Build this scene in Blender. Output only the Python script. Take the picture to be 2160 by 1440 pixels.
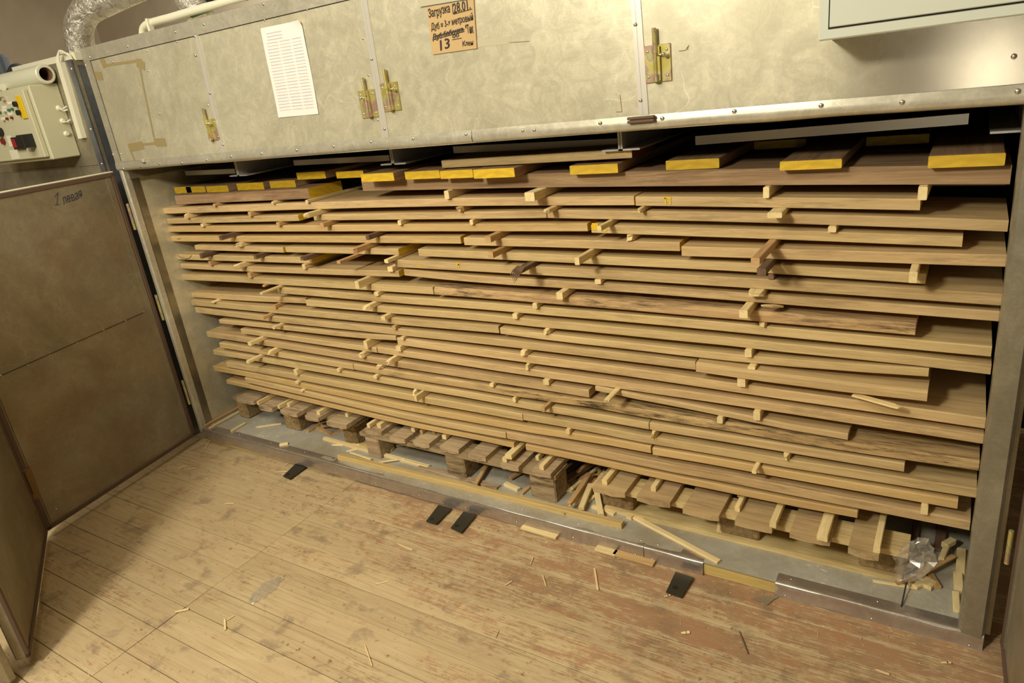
import bpy, bmesh, math, random
from mathutils import Vector, Matrix, noise
random.seed(7)
SC = bpy.context.scene
COL = SC.collection
for o in list(bpy.data.objects): bpy.data.objects.remove(o)

# ---------------------------------------------------------------- camera
FPX = 1475.109
_a, _b, _c = -1.149152, -.557124, -.104193
M = Matrix.Rotation(_c, 3, 'Z') @ Matrix.Rotation(_b, 3, 'Y') @ Matrix.Rotation(_a, 3, 'X')   # world -> camera
CAM = Vector((3.31, -1.85, 1.60))
cam = bpy.data.cameras.new('camera'); cam_o = bpy.data.objects.new('camera', cam); COL.objects.link(cam_o)
cam.sensor_width = 36; cam.lens = FPX / 2160 * 36; cam.clip_start = .02
cam_o.matrix_world = Matrix.Translation(CAM) @ M.transposed().to_4x4()
SC.camera = cam_o
# ---------------------------------------------------------------- world, lights, exposure
SC.view_settings.view_transform = 'Standard'; SC.view_settings.look = 'None'
SC.view_settings.exposure = -0.13; SC.view_settings.gamma = 1; SC.view_settings.use_curve_mapping = False
W = bpy.data.worlds.new('world'); SC.world = W; W.use_nodes = True
W.node_tree.nodes['Background'].inputs[0].default_value = (1, .93, .72, 1)
W.node_tree.nodes['Background'].inputs[1].default_value = .08
LC = (1.0, .93, .765)
def area(name, loc, target, sx, sy, power, col=LC):
    l = bpy.data.lights.new(name, 'AREA'); l.shape = 'RECTANGLE'; l.size = sx; l.size_y = sy; l.energy = power; l.color = col
    o = bpy.data.objects.new(name, l); COL.objects.link(o); o.location = loc
    o.rotation_euler = (Vector(target) - Vector(loc)).to_track_quat('-Z', 'Y').to_euler()
    return o
area('key_light', (1.8, -3.0, 2.75), (1.6, 0, .8), .4, .3, 92)
area('ceiling_light_front', (1.0, -2.0, 3.15), (1.0, -1.5, 0), 2.6, .7, 72)
area('ceiling_light_right', (4.4, -2.6, 3.1), (4.0, -2.0, 0), 2.0, .5, 8)
area('rear_wall_fill', (-1.2, 1.6, 3.1), (-1.4, 2.2, 0), 1.4, .4, 85)  # unseen fill lamp, added to brighten the wall behind the kiln
area('rear_highlight_light', (3.39, -4.55, 1.25), (3.3, 0, 1.2), .12, .4, 4.5)  # small lamp added behind the camera for the highlight on the front sheet

# ---------------------------------------------------------------- pixel helpers (measured on the photograph, real planes)
MT = M.transposed()
def ray(x, y): return MT @ Vector((x - 1080, 720 - y, -FPX))
def onY(x, y, Y=0.): r = ray(x, y); return CAM + r * ((Y - CAM.y) / r.y)
def onZ(x, y, Z=0.): r = ray(x, y); return CAM + r * ((Z - CAM.z) / r.z)
def onX(x, y, X=0.): r = ray(x, y); return CAM + r * ((X - CAM.x) / r.x)
def onP(x, y, p0, n): r = ray(x, y); return CAM + r * ((Vector(p0) - CAM).dot(n) / r.dot(n))

# ---------------------------------------------------------------- materials
MATS = {}
class NT:
    def __init__(s, name):
        s.m = bpy.data.materials.new(name); s.m.use_nodes = True; s.t = s.m.node_tree; s.t.nodes.clear()
        s.out = s.n('ShaderNodeOutputMaterial'); s.bsdf = s.n('ShaderNodeBsdfPrincipled'); s.l(s.bsdf.outputs[0], s.out.inputs[0]); MATS[name] = s.m
    def n(s, t, **k):
        q = s.t.nodes.new(t)
        for a, v in k.items(): setattr(q, a, v)
        return q
    def l(s, a, b): s.t.links.new(a, b)
    def coord(s, kind='Object'): return s.n('ShaderNodeTexCoord').outputs[kind]
    def map(s, vec, sc=(1, 1, 1), loc=(0, 0, 0)):
        q = s.n('ShaderNodeMapping'); q.inputs['Scale'].default_value = sc; q.inputs['Location'].default_value = loc; s.l(vec, q.inputs[0]); return q.outputs[0]
    def noise(s, vec, scale, detail=4, rough=.55, dist=0):
        q = s.n('ShaderNodeTexNoise'); q.inputs['Scale'].default_value = scale; q.inputs['Detail'].default_value = detail
        q.inputs['Roughness'].default_value = rough; q.inputs['Distortion'].default_value = dist; s.l(vec, q.inputs['Vector']); return q.outputs[0]
    def ramp(s, f, *st):
        q = s.n('ShaderNodeValToRGB'); e = q.color_ramp.elements
        while len(e) < len(st): e.new(.5)
        for i, (p, c) in enumerate(st):
            e[i].position = p; e[i].color = (c[0], c[1], c[2], 1) if hasattr(c, '__len__') else (c, c, c, 1)
        s.l(f, q.inputs[0]); return q.outputs[0]
    def mix(s, f, a, b, mode='MIX'):
        q = s.n('ShaderNodeMix', data_type='RGBA', blend_type=mode)
        for v, i in ((f, 0), (a, 6), (b, 7)):
            if hasattr(v, 'links') or hasattr(v, 'is_linked'): s.l(v, q.inputs[i])
            elif i == 0: q.inputs[0].default_value = v
            else: q.inputs[i].default_value = (v[0], v[1], v[2], 1)
        return q.outputs[2]
    def math(s, op, a, b=0., clamp=False):
        q = s.n('ShaderNodeMath', operation=op, use_clamp=clamp)
        for v, i in ((a, 0), (b, 1)):
            if hasattr(v, 'is_linked'): s.l(v, q.inputs[i])
            else: q.inputs[i].default_value = v
        return q.outputs[0]
    def bump(s, h, st, dist=.01):
        q = s.n('ShaderNodeBump'); q.inputs['Strength'].default_value = st; q.inputs['Distance'].default_value = dist
        s.l(h, q.inputs['Height']); s.l(q.outputs[0], s.bsdf.inputs['Normal'])
    def set(s, col=None, rough=None, metal=None, **k):
        for key, v in (('Base Color', col), ('Roughness', rough), ('Metallic', metal)):
            if v is None: continue
            if hasattr(v, 'is_linked'): s.l(v, s.bsdf.inputs[key])
            elif key == 'Base Color': s.bsdf.inputs[key].default_value = (v[0], v[1], v[2], 1)
            else: s.bsdf.inputs[key].default_value = v
        for key, v in k.items(): s.bsdf.inputs[key].default_value = v
        return s.m
def srgb(r, g, b):
    f = lambda c: c / 12.92 if c <= .04045 else ((c + .055) / 1.055) ** 2.4
    return tuple(f(v / 255) for v in (r, g, b))
def flat(name, c, rough=.6, metal=0, **k): return NT(name).set(srgb(*c), rough, metal, **k)

def wood(name, light, dark, stain=None, stain_amt=0., rough=.7, vary=.25, grain=1.0):
    s = NT(name); co = s.coord()
    rnd = s.n('ShaderNodeObjectInfo').outputs['Random']
    off = s.n('ShaderNodeVectorMath', operation='ADD'); cmb = s.n('ShaderNodeCombineXYZ')
    for i in range(3): s.l(s.math('MULTIPLY', rnd, 37. + 11 * i), cmb.inputs[i])
    s.l(co, off.inputs[0]); s.l(cmb.outputs[0], off.inputs[1]); v = off.outputs[0]
    g1 = s.noise(s.map(v, (1.2, 26, 26)), 2.2 * grain, 5, .62, .6)
    g2 = s.noise(s.map(v, (6, 190, 190)), 3 * grain, 3, .6)
    g3 = s.noise(s.map(v, (.7, 4, 4)), 1.6, 2)
    c = s.ramp(g1, (.3, srgb(*dark)), (.62, srgb(*light)))
    c = s.mix(s.ramp(g2, (.42, .0), (.6, .28)), c, srgb(*[x * .72 for x in dark]))
    c = s.mix(s.ramp(g3, (.35, 0.), (.7, .45)), c, srgb(*[min(255, x * 1.04) for x in light]))
    if stain:
        st = s.noise(s.map(v, (5, 60, 40)), 1.5, 6, .75)
        st2 = s.noise(s.map(v, (1.5, 6, 6)), 1.3, 2)
        f = s.math('MULTIPLY', s.ramp(st, (.47, 0.), (.62, 1.)), s.ramp(st2, (.4, 0.), (.6, 1.)))
        c = s.mix(s.math('MULTIPLY', f, stain_amt), c, srgb(*stain))
    hv = s.n('ShaderNodeHueSaturation'); hv.inputs['Color'].default_value = (1, 1, 1, 1); s.l(c, hv.inputs['Color'])
    s.l(s.math('ADD', s.math('MULTIPLY', rnd, vary), 1 - vary / 2), hv.inputs['Value'])
    r2 = s.math('FRACT', s.math('MULTIPLY', rnd, 7.3)); s.l(s.math('ADD', s.math('MULTIPLY', r2, .010), .497), hv.inputs['Hue'])
    s.bump(s.math('ADD', g2, g1), .25, .002)
    return s.set(hv.outputs[0], rough, 0, **{'Specular IOR Level': .25})
OAK = wood('oak', (208, 180, 130), (178, 148, 102), (110, 86, 55), .35, vary=.16)
OAKG = wood('oak_golden', (208, 178, 122), (182, 150, 96), vary=.1)
WALNUT = wood('brown_wood', (176, 144, 108), (128, 98, 72), (86, 60, 44), .4, vary=.1)
PALE = wood('pale_stick_wood', (240, 218, 165), (214, 186, 128), vary=.14)
TANW = wood('tan_stick_wood', (205, 168, 118), (170, 130, 84), vary=.14)
DARKW = wood('dark_stick_wood', (128, 102, 80), (84, 64, 50), vary=.2)
GREYW = wood('weathered_wood', (196, 172, 136), (146, 122, 92), (52, 40, 28), .7, .85, vary=.12)
OLDW = wood('old_dark_wood', (178, 154, 118), (122, 100, 72), (44, 34, 24), .8, .85, vary=.1)
NEWP = wood('new_pallet_wood', (224, 200, 146), (196, 166, 112), (112, 92, 60), .4, vary=.1)
DECK3 = wood('dusty_deck_wood', (194, 166, 122), (158, 132, 94), (104, 90, 66), .5, .8, vary=.1)
YWOOD = wood('yellowish_wood', (214, 188, 120), (188, 158, 88), vary=.1)
WANEY = wood('waney_oak', (206, 174, 124), (172, 138, 94), (62, 52, 40), .95, .85, vary=.06)
def endgrain():
    s = NT('yellow_end_paint'); co = s.coord(); rnd = s.n('ShaderNodeObjectInfo').outputs['Random']
    w = s.n('ShaderNodeTexWave', wave_type='RINGS'); w.inputs['Scale'].default_value = 14; w.inputs['Distortion'].default_value = 5; w.inputs['Detail'].default_value = 2
    s.l(s.map(co, (1, 1, 1), (.4, 0, .12)), w.inputs['Vector'])
    n = s.noise(co, 30, 4)
    c = s.mix(s.math('MULTIPLY', w.outputs['Fac'], .35), srgb(222, 186, 34), srgb(172, 132, 26))
    c = s.mix(s.ramp(n, (.45, 0.), (.75, .6)), c, srgb(196, 148, 40))
    c = s.mix(s.math('MULTIPLY', rnd, .35), c, srgb(196, 160, 50))
    return s.set(c, .55)
YEND = endgrain()
BLOCK = None
def chip():
    s = NT('chipboard_block'); co = s.coord()
    n = s.noise(co, 90, 4, .7); n2 = s.noise(co, 12, 3)
    c = s.ramp(n, (.3, srgb(112, 90, 58)), (.5, srgb(156, 130, 86)), (.72, srgb(186, 160, 110)))
    c = s.mix(s.ramp(n2, (.4, 0.), (.7, .6)), c, srgb(110, 90, 62)); s.bump(n, .6, .006)
    return s.set(c, .9)
BLOCK = chip()

def metal(name, base, dirt, rough=(.38, .6), met=.8, dirt_amt=.5, tint=None, tscale=1.0, bumpd=.004, glossy_end=False):
    s = NT(name); co = s.n('ShaderNodeNewGeometry').outputs['Position']
    b = s.noise(co, 2.2 * tscale, 5, .6, .8); f = s.noise(co, 16 * tscale, 5, .7, 1.5)
    sc = s.noise(s.map(co, (3, 3, 60)), 3, 3, .6, 3); sp = s.noise(co, 120, 2)
    c = s.mix(s.ramp(b, (.36, 0.), (.66, dirt_amt)), srgb(*base), srgb(*dirt))
    if tint: c = s.mix(s.ramp(s.noise(co, 3.1 * tscale, 3, .5, .4), (.48, 0.), (.68, .55)), c, srgb(*tint))
    c = s.mix(s.ramp(f, (.42, .22), (.7, 0.)), c, srgb(*[x * .7 for x in dirt]))
    c = s.mix(s.ramp(sp, (.45, .10), (.62, 0.)), c, srgb(*[x * .8 for x in dirt]))
    # scratches
    v = s.n('ShaderNodeTexVoronoi', feature='DISTANCE_TO_EDGE'); v.inputs['Scale'].default_value = 5
    dn = s.n('ShaderNodeTexNoise'); dn.inputs['Scale'].default_value = 2.6; s.l(co, dn.inputs['Vector'])
    av = s.n('ShaderNodeVectorMath', operation='ADD'); s.l(co, av.inputs[0]); s.l(dn.outputs['Color'], av.inputs[1]); s.l(av.outputs[0], v.inputs['Vector'])
    line = s.math('MULTIPLY', s.ramp(v.outputs['Distance'], (.0, 1.), (.006, 0.)), s.ramp(s.noise(co, 3.7, 2), (.52, 0.), (.6, .4)))
    c = s.mix(line, c, srgb(*[min(255, x * 1.12) for x in base]))
    r = s.ramp(s.math('ADD', s.math('MULTIPLY', b, .6), s.math('MULTIPLY', f, .4)), (.35, rough[0]), (.65, rough[1]))
    s.bump(s.math('ADD', s.noise(co, 5, 2), s.math('MULTIPLY', sc, .05)), .12, bumpd * 4)
    if glossy_end:      # towards its right-hand end the sheet turns glossier, more metallic and greyer
        sx = s.n('ShaderNodeSeparateXYZ'); s.l(co, sx.inputs[0]); k = s.ramp(s.math('MULTIPLY', s.math('SUBTRACT', sx.outputs[0], 2.95), 3.2, True), (.2, 0.), (.8, 1.))
        r = s.mix(k, r, (.2, .2, .2)); met = s.math('ADD', s.math('MULTIPLY', k, .4), met); c = s.mix(k, c, srgb(190, 182, 164))
    return s.set(c, r, met)
GALV = metal('dirty_aluminium_sheet', (234, 227, 198), (178, 171, 142), (.30, .46), .4, .7)
GALV2 = metal('part_glossy_sheet', (234, 227, 198), (182, 175, 146), (.30, .46), .4, .7, glossy_end=True, bumpd=.001)
POSTM = metal('dull_post_metal', (176, 170, 150), (128, 122, 102), (.3, .45), .6, .6)
DOORM = metal('dull_door_sheet', (176, 168, 146), (128, 118, 92), (.42, .55), .6, .6, (140, 114, 84))
TRIM = metal('edge_strip_metal', (228, 222, 200), (160, 152, 128), (.28, .42), .5, .5)
BRIGHT = flat('bright_strip_metal', (226, 221, 208), .32, .5)
SILLM = metal('sill_metal', (206, 197, 186), (166, 154, 140), (.2, .32), .75, .4, bumpd=.0003)
INNER = metal('inner_wall_sheet', (196, 190, 172), (150, 142, 120), (.35, .5), .8, .7)
KFLOOR = metal('kiln_floor_sheet', (200, 198, 184), (158, 146, 120), (.5, .65), .15, .8)
BEAM = metal('beam_aluminium', (224, 222, 214), (190, 186, 176), (.35, .45), .6, .4)
OLDM = metal('neighbour_sheet', (188, 180, 154), (112, 104, 84), (.45, .65), .6, .8)
BLUEM = metal('blue_grey_sheet', (160, 164, 172), (112, 116, 128), (.3, .5), .8, .6)
STEEL = flat('dark_steel', (72, 70, 60), .45, .6)
RIVET = flat('rivet_metal', (226, 222, 210), .25, 1)
ZINC = None
def zinc():
    s = NT('yellow_zinc'); co = s.coord(); n = s.noise(co, 22, 2, .5, .5)
    c = s.ramp(n, (.36, srgb(196, 180, 96)), (.5, srgb(206, 198, 130)), (.58, srgb(190, 150, 140)), (.68, srgb(180, 190, 120)))
    return s.set(c, .3, .55)
ZINC = zinc()
GASK = flat('brown_gasket', (92, 72, 58), .7)
BLACK = flat('black_rubber', (22, 20, 17), .7)
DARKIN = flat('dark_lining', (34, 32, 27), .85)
PAPER = flat('white_paper', (226, 220, 212), .8)
CARD = flat('cardboard', (190, 160, 112), .85)
TAPE = flat('tape_residue', (146, 130, 88), .75)
TAPE2 = flat('clear_tape', (214, 206, 176), .25, .3)
INK = flat('black_ink', (40, 34, 30), .7)
INKB = flat('blue_ink', (52, 52, 78), .6)
PENV = flat('violet_pen', (140, 128, 160), .8)
PENR = flat('red_pen', (206, 150, 150), .8)
BOXP = flat('grey_box_paint', (196, 192, 160), .45)
CABP = flat('white_cabinet_paint', (208, 212, 196), .3)
WPL = flat('white_plastic', (226, 222, 198), .4)
GRPL = flat('green_plastic', (44, 120, 70), .4)
YEL = flat('yellow_plate', (220, 186, 30), .5)
BLK = flat('black_plastic', (30, 30, 28), .4)
RED = flat('red_display', (150, 30, 44), .3)
REDB = flat('red_button', (120, 34, 28), .4)
GREENB = flat('green_button', (50, 110, 80), .4)
CORE = flat('cardboard_core', (120, 84, 56), .8)
BLUEK = flat('dark_blue_casting', (66, 72, 84), .5)
FOAM = flat('brown_foam_strip', (104, 82, 66), .9)
HINGEB = flat('rusty_hinge', (126, 98, 60), .6, .4)
BROWNM = flat('brown_iron', (110, 76, 60), .6, .3)
def foil():
    s = NT('crinkled_foil'); co = s.coord(); n = s.noise(co, 26, 4, .7, 1); s.bump(n, .8, .015)
    return s.set(s.ramp(n, (.35, srgb(176, 166, 148)), (.6, srgb(236, 230, 216))), .24, .55)
FOIL = foil()
def film():
    s = NT('clear_film'); tr = s.n('ShaderNodeBsdfTransparent'); gl = s.n('ShaderNodeBsdfGlossy'); gl.inputs['Roughness'].default_value = .15
    df = s.n('ShaderNodeBsdfDiffuse'); df.inputs[0].default_value = (.75, .7, .6, 1)
    m1 = s.n('ShaderNodeMixShader'); m1.inputs[0].default_value = .5; s.l(gl.outputs[0], m1.inputs[1]); s.l(df.outputs[0], m1.inputs[2])
    m2 = s.n('ShaderNodeMixShader'); m2.inputs[0].default_value = .38; s.l(tr.outputs[0], m2.inputs[1]); s.l(m1.outputs[0], m2.inputs[2])
    s.l(m2.outputs[0], s.out.inputs[0]); return s.m
FILM = film()
def plaster(name, c):
    s = NT(name); co = s.coord(); n = s.noise(co, 3, 4); s.bump(s.noise(co, 60, 3), .2, .004)
    return s.set(s.ramp(n, (.3, srgb(*[x * .93 for x in c])), (.7, srgb(*c))), .9)
WALLM = plaster('wall_plaster', (204, 192, 172)); CEILM = plaster('ceiling_plaster', (214, 208, 190))
def floor_mat():
    s = NT('worn_floor_paint'); pos = s.n('ShaderNodeNewGeometry').outputs['Position']
    rnd = s.n('ShaderNodeObjectInfo').outputs['Random']
    off = s.n('ShaderNodeVectorMath', operation='ADD'); cmb = s.n('ShaderNodeCombineXYZ')
    s.l(s.math('MULTIPLY', rnd, 23.), cmb.inputs[0]); s.l(s.math('MULTIPLY', rnd, 51.), cmb.inputs[2]); s.l(pos, off.inputs[0]); s.l(cmb.outputs[0], off.inputs[1]); v = off.outputs[0]
    g = s.noise(s.map(v, (1.3, 15, 1)), 2.6, 4, .6, 1.6)
    band = s.n('ShaderNodeTexWave', wave_type='BANDS', bands_direction='Y'); band.inputs['Scale'].default_value = 7; band.inputs['Distortion'].default_value = 7; band.inputs['Detail'].default_value = 1.5; band.inputs['Detail Scale'].default_value = .7
    s.l(s.map(v, (.3, 1.5, 1)), band.inputs['Vector'])
    lines = s.math('MULTIPLY', s.ramp(band.outputs['Fac'], (.0, .5), (.12, 0.)), s.ramp(s.noise(v, 2.2, 2), (.45, 0.), (.6, 1.)))
    fine = s.noise(s.map(v, (5, 120, 1)), 2.2, 4, .7)
    c = s.ramp(g, (.3, srgb(182, 160, 120)), (.65, srgb(198, 178, 138)))
    c = s.mix(s.ramp(s.noise(pos, 3.2, 4, .6), (.4, 0.), (.75, .5)), c, srgb(178, 150, 116))
    c = s.mix(s.math('MULTIPLY', lines, .7), c, srgb(138, 114, 82))
    # worn remains of brown-red paint near the kiln; the paint is gone along the plank edges
    sx = s.n('ShaderNodeSeparateXYZ'); s.l(pos, sx.inputs[0])
    edge = s.math('ADD', sx.outputs[1], s.math('MULTIPLY', sx.outputs[0], .24))
    edge = s.math('ADD', s.math('MULTIPLY', edge, 1.3), .36, True)
    edge = s.math('MULTIPLY', edge, s.math('SUBTRACT', s.math('MULTIPLY', sx.outputs[0], 1.), .35, True), True)
    jt = s.math('ABSOLUTE', s.math('SUBTRACT', s.math('FRACT', s.math('ADD', s.math('MULTIPLY', sx.outputs[1], 1 / .112), 10.759)), .5))
    jw = s.math('MULTIPLY', s.math('SUBTRACT', jt, .36, True), 1.3)
    big = s.noise(s.map(v, (.9, 3, 1)), 2.6, 4, .65, .6)
    th = s.math('SUBTRACT', s.math('ADD', s.math('MULTIPLY', edge, .30), s.math('SUBTRACT', big, .66)), jw)
    pr = s.math('ADD', s.math('MULTIPLY', fine, .85), s.math('MULTIPLY', s.noise(pos, 30, 6, .75), .5))
    m = s.math('ADD', th, s.math('MULTIPLY', s.math('SUBTRACT', pr, .66), 1.5))
    mk = s.ramp(m, (-.02, 0.), (.14, .68))
    c = s.mix(mk, c, s.ramp(s.noise(pos, 7, 4), (.3, srgb(118, 90, 66)), (.5, srgb(150, 106, 76)), (.7, srgb(158, 104, 72))))
    # grey and dark spots
    gs = s.noise(s.map(pos, (1, 1.3, 1)), 7.5, 5, .65, .4)
    c = s.mix(s.ramp(gs, (.56, 0.), (.66, .5)), c, srgb(120, 104, 86))
    ds = s.noise(pos, 38, 3, .6); c = s.mix(s.math('MULTIPLY', s.ramp(ds, (.62, 0.), (.7, .75)), s.ramp(s.noise(pos, 3, 2), (.48, 0.), (.6, 1.))), c, srgb(110, 82, 46))
    hv = s.n('ShaderNodeHueSaturation'); s.l(c, hv.inputs['Color']); s.l(s.math('ADD', s.math('MULTIPLY', rnd, .12), .94), hv.inputs['Value'])
    s.bump(s.math('ADD', fine, m), .2, .002)
    return s.set(hv.outputs[0], .62, 0, **{'Specular IOR Level': .3})
FLOORM = floor_mat()
SUBF = flat('floor_joint_dirt', (150, 126, 84), .95)

# ---------------------------------------------------------------- object helpers
def obj(name, bm, mats, parent=None, label=None, cat=None, group=None, kind=None, smooth=False, world=True):
    me = bpy.data.meshes.new(name)
    if isinstance(bm, bmesh.types.BMesh):
        bmesh.ops.recalc_face_normals(bm, faces=bm.faces[:]); bm.to_mesh(me); bm.free()
    else: me = bm
    for m in (mats if isinstance(mats, (list, tuple)) else [mats]): me.materials.append(m)
    if smooth: me.polygons.foreach_set('use_smooth', [True] * len(me.polygons))
    o = bpy.data.objects.new(name, me); COL.objects.link(o)
    tag(o, label, cat, group, kind)
    if parent: par(o, parent)
    return o
def par(o, p):
    o.parent = p; o.matrix_parent_inverse = MW(p).inverted()
def MW(o):
    m = o.matrix_basis.copy()
    if o.parent: m = MW(o.parent) @ o.matrix_parent_inverse @ m
    return m
def tag(o, label=None, cat=None, group=None, kind=None):
    if label: o['label'] = label
    if cat: o['category'] = cat
    if group: o['group'] = group
    if kind: o['kind'] = kind
    return o
def empty(name, loc, label=None, cat=None, group=None, kind=None):
    o = bpy.data.objects.new(name, None); COL.objects.link(o); o.location = loc; o.empty_display_size = .05
    return tag(o, label, cat, group, kind)
def box(bm, a, b, mi=0, bev=0, mat=None):
    a, b = Vector(a), Vector(b); c = (a + b) / 2; s = b - a
    r = bmesh.ops.create_cube(bm, size=1, matrix=Matrix.Translation(c) @ Matrix.Diagonal((abs(s.x), abs(s.y), abs(s.z), 1)))
    fs = set(f for v in r['verts'] for f in v.link_faces)
    for f in fs: f.material_index = mi
    if bev:
        es = list(set(e for v in r['verts'] for e in v.link_edges)); rr = bmesh.ops.bevel(bm, geom=es, offset=bev, segments=1, affect='EDGES')
        for f in rr['faces']: f.material_index = mi
        vs = list(set(v for f in rr['faces'] for v in f.verts) | set(v for v in r['verts'] if v.is_valid))
    else: vs = r['verts']
    if mat is not None: bmesh.ops.transform(bm, matrix=mat, verts=vs)
    return vs
def bx(name, a, b, m, parent=None, bev=0, **k):
    bm = bmesh.new(); box(bm, a, b, 0, bev); return obj(name, bm, m, parent, **k)
def cyl(bm, p, q, r, r2=None, seg=12, mi=0, cap=True):
    p, q = Vector(p), Vector(q); d = q - p
    res = bmesh.ops.create_cone(bm, cap_ends=cap, segments=seg, radius1=r, radius2=r if r2 is None else r2, depth=d.length,
        matrix=Matrix.Translation((p + q) / 2) @ d.to_track_quat('Z', 'Y').to_matrix().to_4x4())
    for v in res['verts']:
        for f in v.link_faces: f.material_index = mi
    return res['verts']
def tube(bm, pts, r, seg=8, mi=0, wob=0):
    pts = [Vector(p) for p in pts]; rings = []
    for i, p in enumerate(pts):
        d = (pts[min(i + 1, len(pts) - 1)] - pts[max(i - 1, 0)]).normalized(); q = d.to_track_quat('Z', 'Y')
        rr = (r[i] if hasattr(r, '__len__') else r) * (1 + (wob if i % 2 else -wob))
        rings.append([bm.verts.new(p + q @ Vector((math.cos(t * 2 * math.pi / seg) * rr, math.sin(t * 2 * math.pi / seg) * rr, 0))) for t in range(seg)])
    for a, b in zip(rings, rings[1:]):
        for t in range(seg): bm.faces.new((a[t], a[(t + 1) % seg], b[(t + 1) % seg], b[t])).material_index = mi
    bm.faces.new(rings[0]); bm.faces.new(rings[-1][::-1])
def spline(pts, n=8):
    pts = [Vector(p) for p in pts]; out = []
    for i in range(len(pts) - 1):
        p0, p1, p2, p3 = pts[max(i - 1, 0)], pts[i], pts[i + 1], pts[min(i + 2, len(pts) - 1)]
        for k in range(n):
            t = k / n; out.append(.5 * ((2 * p1) + (p2 - p0) * t + (2 * p0 - 5 * p1 + 4 * p2 - p3) * t * t + (3 * p1 - p0 - 3 * p2 + p3) * t ** 3))
    return out + [pts[-1]]
def prism(bm, poly, d, mi=0):       # poly: world points (planar), d: extrusion vector
    a = [bm.verts.new(Vector(p)) for p in poly]; b = [bm.verts.new(Vector(p) + Vector(d)) for p in poly]; n = len(a)
    fs = [bm.faces.new(a), bm.faces.new(b[::-1])] + [bm.faces.new((a[i], b[i], b[(i + 1) % n], a[(i + 1) % n])) for i in range(n)]
    for f in fs: f.material_index = mi
RIV = None
def rivet(p, nrm, parent, r=.0052):
    global RIV
    if RIV is None:
        bm = bmesh.new(); bmesh.ops.create_uvsphere(bm, u_segments=8, v_segments=4, radius=1)
        bmesh.ops.delete(bm, geom=[v for v in bm.verts if v.co.z < -.01], context='VERTS'); RIV = bpy.data.meshes.new('rivet'); bm.to_mesh(RIV); bm.free()
        RIV.materials.append(RIVET); RIV.polygons.foreach_set('use_smooth', [True] * len(RIV.polygons))
    o = bpy.data.objects.new('rivet', RIV); COL.objects.link(o)
    o.matrix_basis = Matrix.Translation(p) @ Vector(nrm).to_track_quat('Z', 'Y').to_matrix().to_4x4() @ Matrix.Diagonal((r, r, r * .6, 1))
    par(o, parent); return o

# ================================================================ SETTING
FL = empty('floor', (0, 0, 0), kind='structure')
bx('floor_base', (-5, -5.2, -.05), (7.5, 3.2, -.012), SUBF, FL)
yy = -.085 + .112 * 3; r = 0
while yy > -2.35:
    for x0, x1 in (((-2.2, 1.1), (1.1, 4.6)) if yy > -2.2 else ()):
        w = random.uniform(-.0012, .0008); bm = bmesh.new()
        box(bm, (x0 + .0012, yy - .112 + .0012, -.012), (x1 - .0012, yy - .0012, w), 0, .0012)
        obj('floor_plank', bm, FLOORM, FL)
    yy -= .112
bm = bmesh.new()
for a, b in (((-5, -5.2), (7.5, yy)), ((-5, .14), (7.5, 3.2)), ((-5, yy), (-2.2, .14)), ((4.6, yy), (7.5, .14))):
    box(bm, (a[0], a[1], -.012), (b[0], b[1], -.001))
f2 = obj('plank_floor_beyond', bm, FLOORM, FL); f2['kind'] = 'stuff'
def struct(name, a, b, m): return bx(name, a, b, m, kind='structure')
struct('wall_back', (-5, 3.0, 0), (7.5, 3.2, 3.3), WALLM)
struct('wall_left', (-5.2, -5.2, 0), (-5, 3.2, 3.3), WALLM)
struct('wall_right', (7.5, -5.2, 0), (7.7, 3.2, 3.3), WALLM)
struct('wall_front', (-5.2, -5.4, 0), (7.7, -5.2, 3.3), plaster('far_wall_plaster', (150, 140, 122)))
struct('ceiling', (-5.2, -5.4, 3.3), (7.7, 3.2, 3.4), CEILM)

# ================================================================ KILN
KX0, KX1 = -.028, 4.3
JX = 3.398
kiln = empty('drying_kiln', (1.7, .5, 0), 'large sheet-metal timber drying kiln, open front, filled with stacked boards', 'kiln')
def kp(name, a, b, m, bev=0, **k): return bx(name, a, b, m, kiln, bev, **k)
# upper front: four sheets separated by vertical strips
xs = [KX0] + [onY(x, y).x for x, y in ((443, 194), (791, 145), (1350, 121))] + [KX1]
for i in range(4): kp('front_sheet', (xs[i], .0, 1.432), (xs[i + 1] - .002, .012, 1.95), GALV if i < 3 else GALV2)
kp('kiln_roof', (KX0, .012, 1.9), (KX1, 1.35, 1.94), GALV)
kp('upper_lining', (0, .05, 1.46), (JX, 1.3, 1.47), DARKIN)
kp('back_wall', (-.05, 1.3, .04), (KX1, 1.34, 1.9), DARKIN)
kp('left_outer_wall', (KX0, .012, 0), (KX0 + .012, 1.3, 1.9), GALV)
bm = bmesh.new()      # inner left wall, very slightly flared
R_ = [[bm.verts.new((x, y, z)) for x, y in ((.001, .033), (-.035, .13), (-.04, .3), (-.07, 1.3), (-.082, 1.3), (-.05, .3), (-.045, .13), (-.012, .033))] for z in (.06, 1.46)]
for j in range(8): bm.faces.new((R_[0][j], R_[0][(j + 1) % 8], R_[1][(j + 1) % 8], R_[1][j]))
bm.faces.new(R_[0]); bm.faces.new(R_[1])
innerw = obj('inner_wall', bm, INNER, kiln)
kp('inner_wall', (JX + .06, .03, .03), (JX + .075, 1.3, 1.46), INNER)
for x, y in ((305, 488), (330, 572), (352, 643), (354, 654), (372, 711), (392, 772), (410, 830), (433, 888)):
    p = onX(x, y, .0); rivet((.001 - .371 * max(min(p.y, .13) - .033, 0), p.y, p.z), (1, 0, 0), innerw, .0035)
# left post with rounded front
bm = bmesh.new(); box(bm, (-.026, -.004, .055), (.002, .034, 1.437), 0, .006); lp = obj('left_post', bm, TRIM, kiln)
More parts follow.
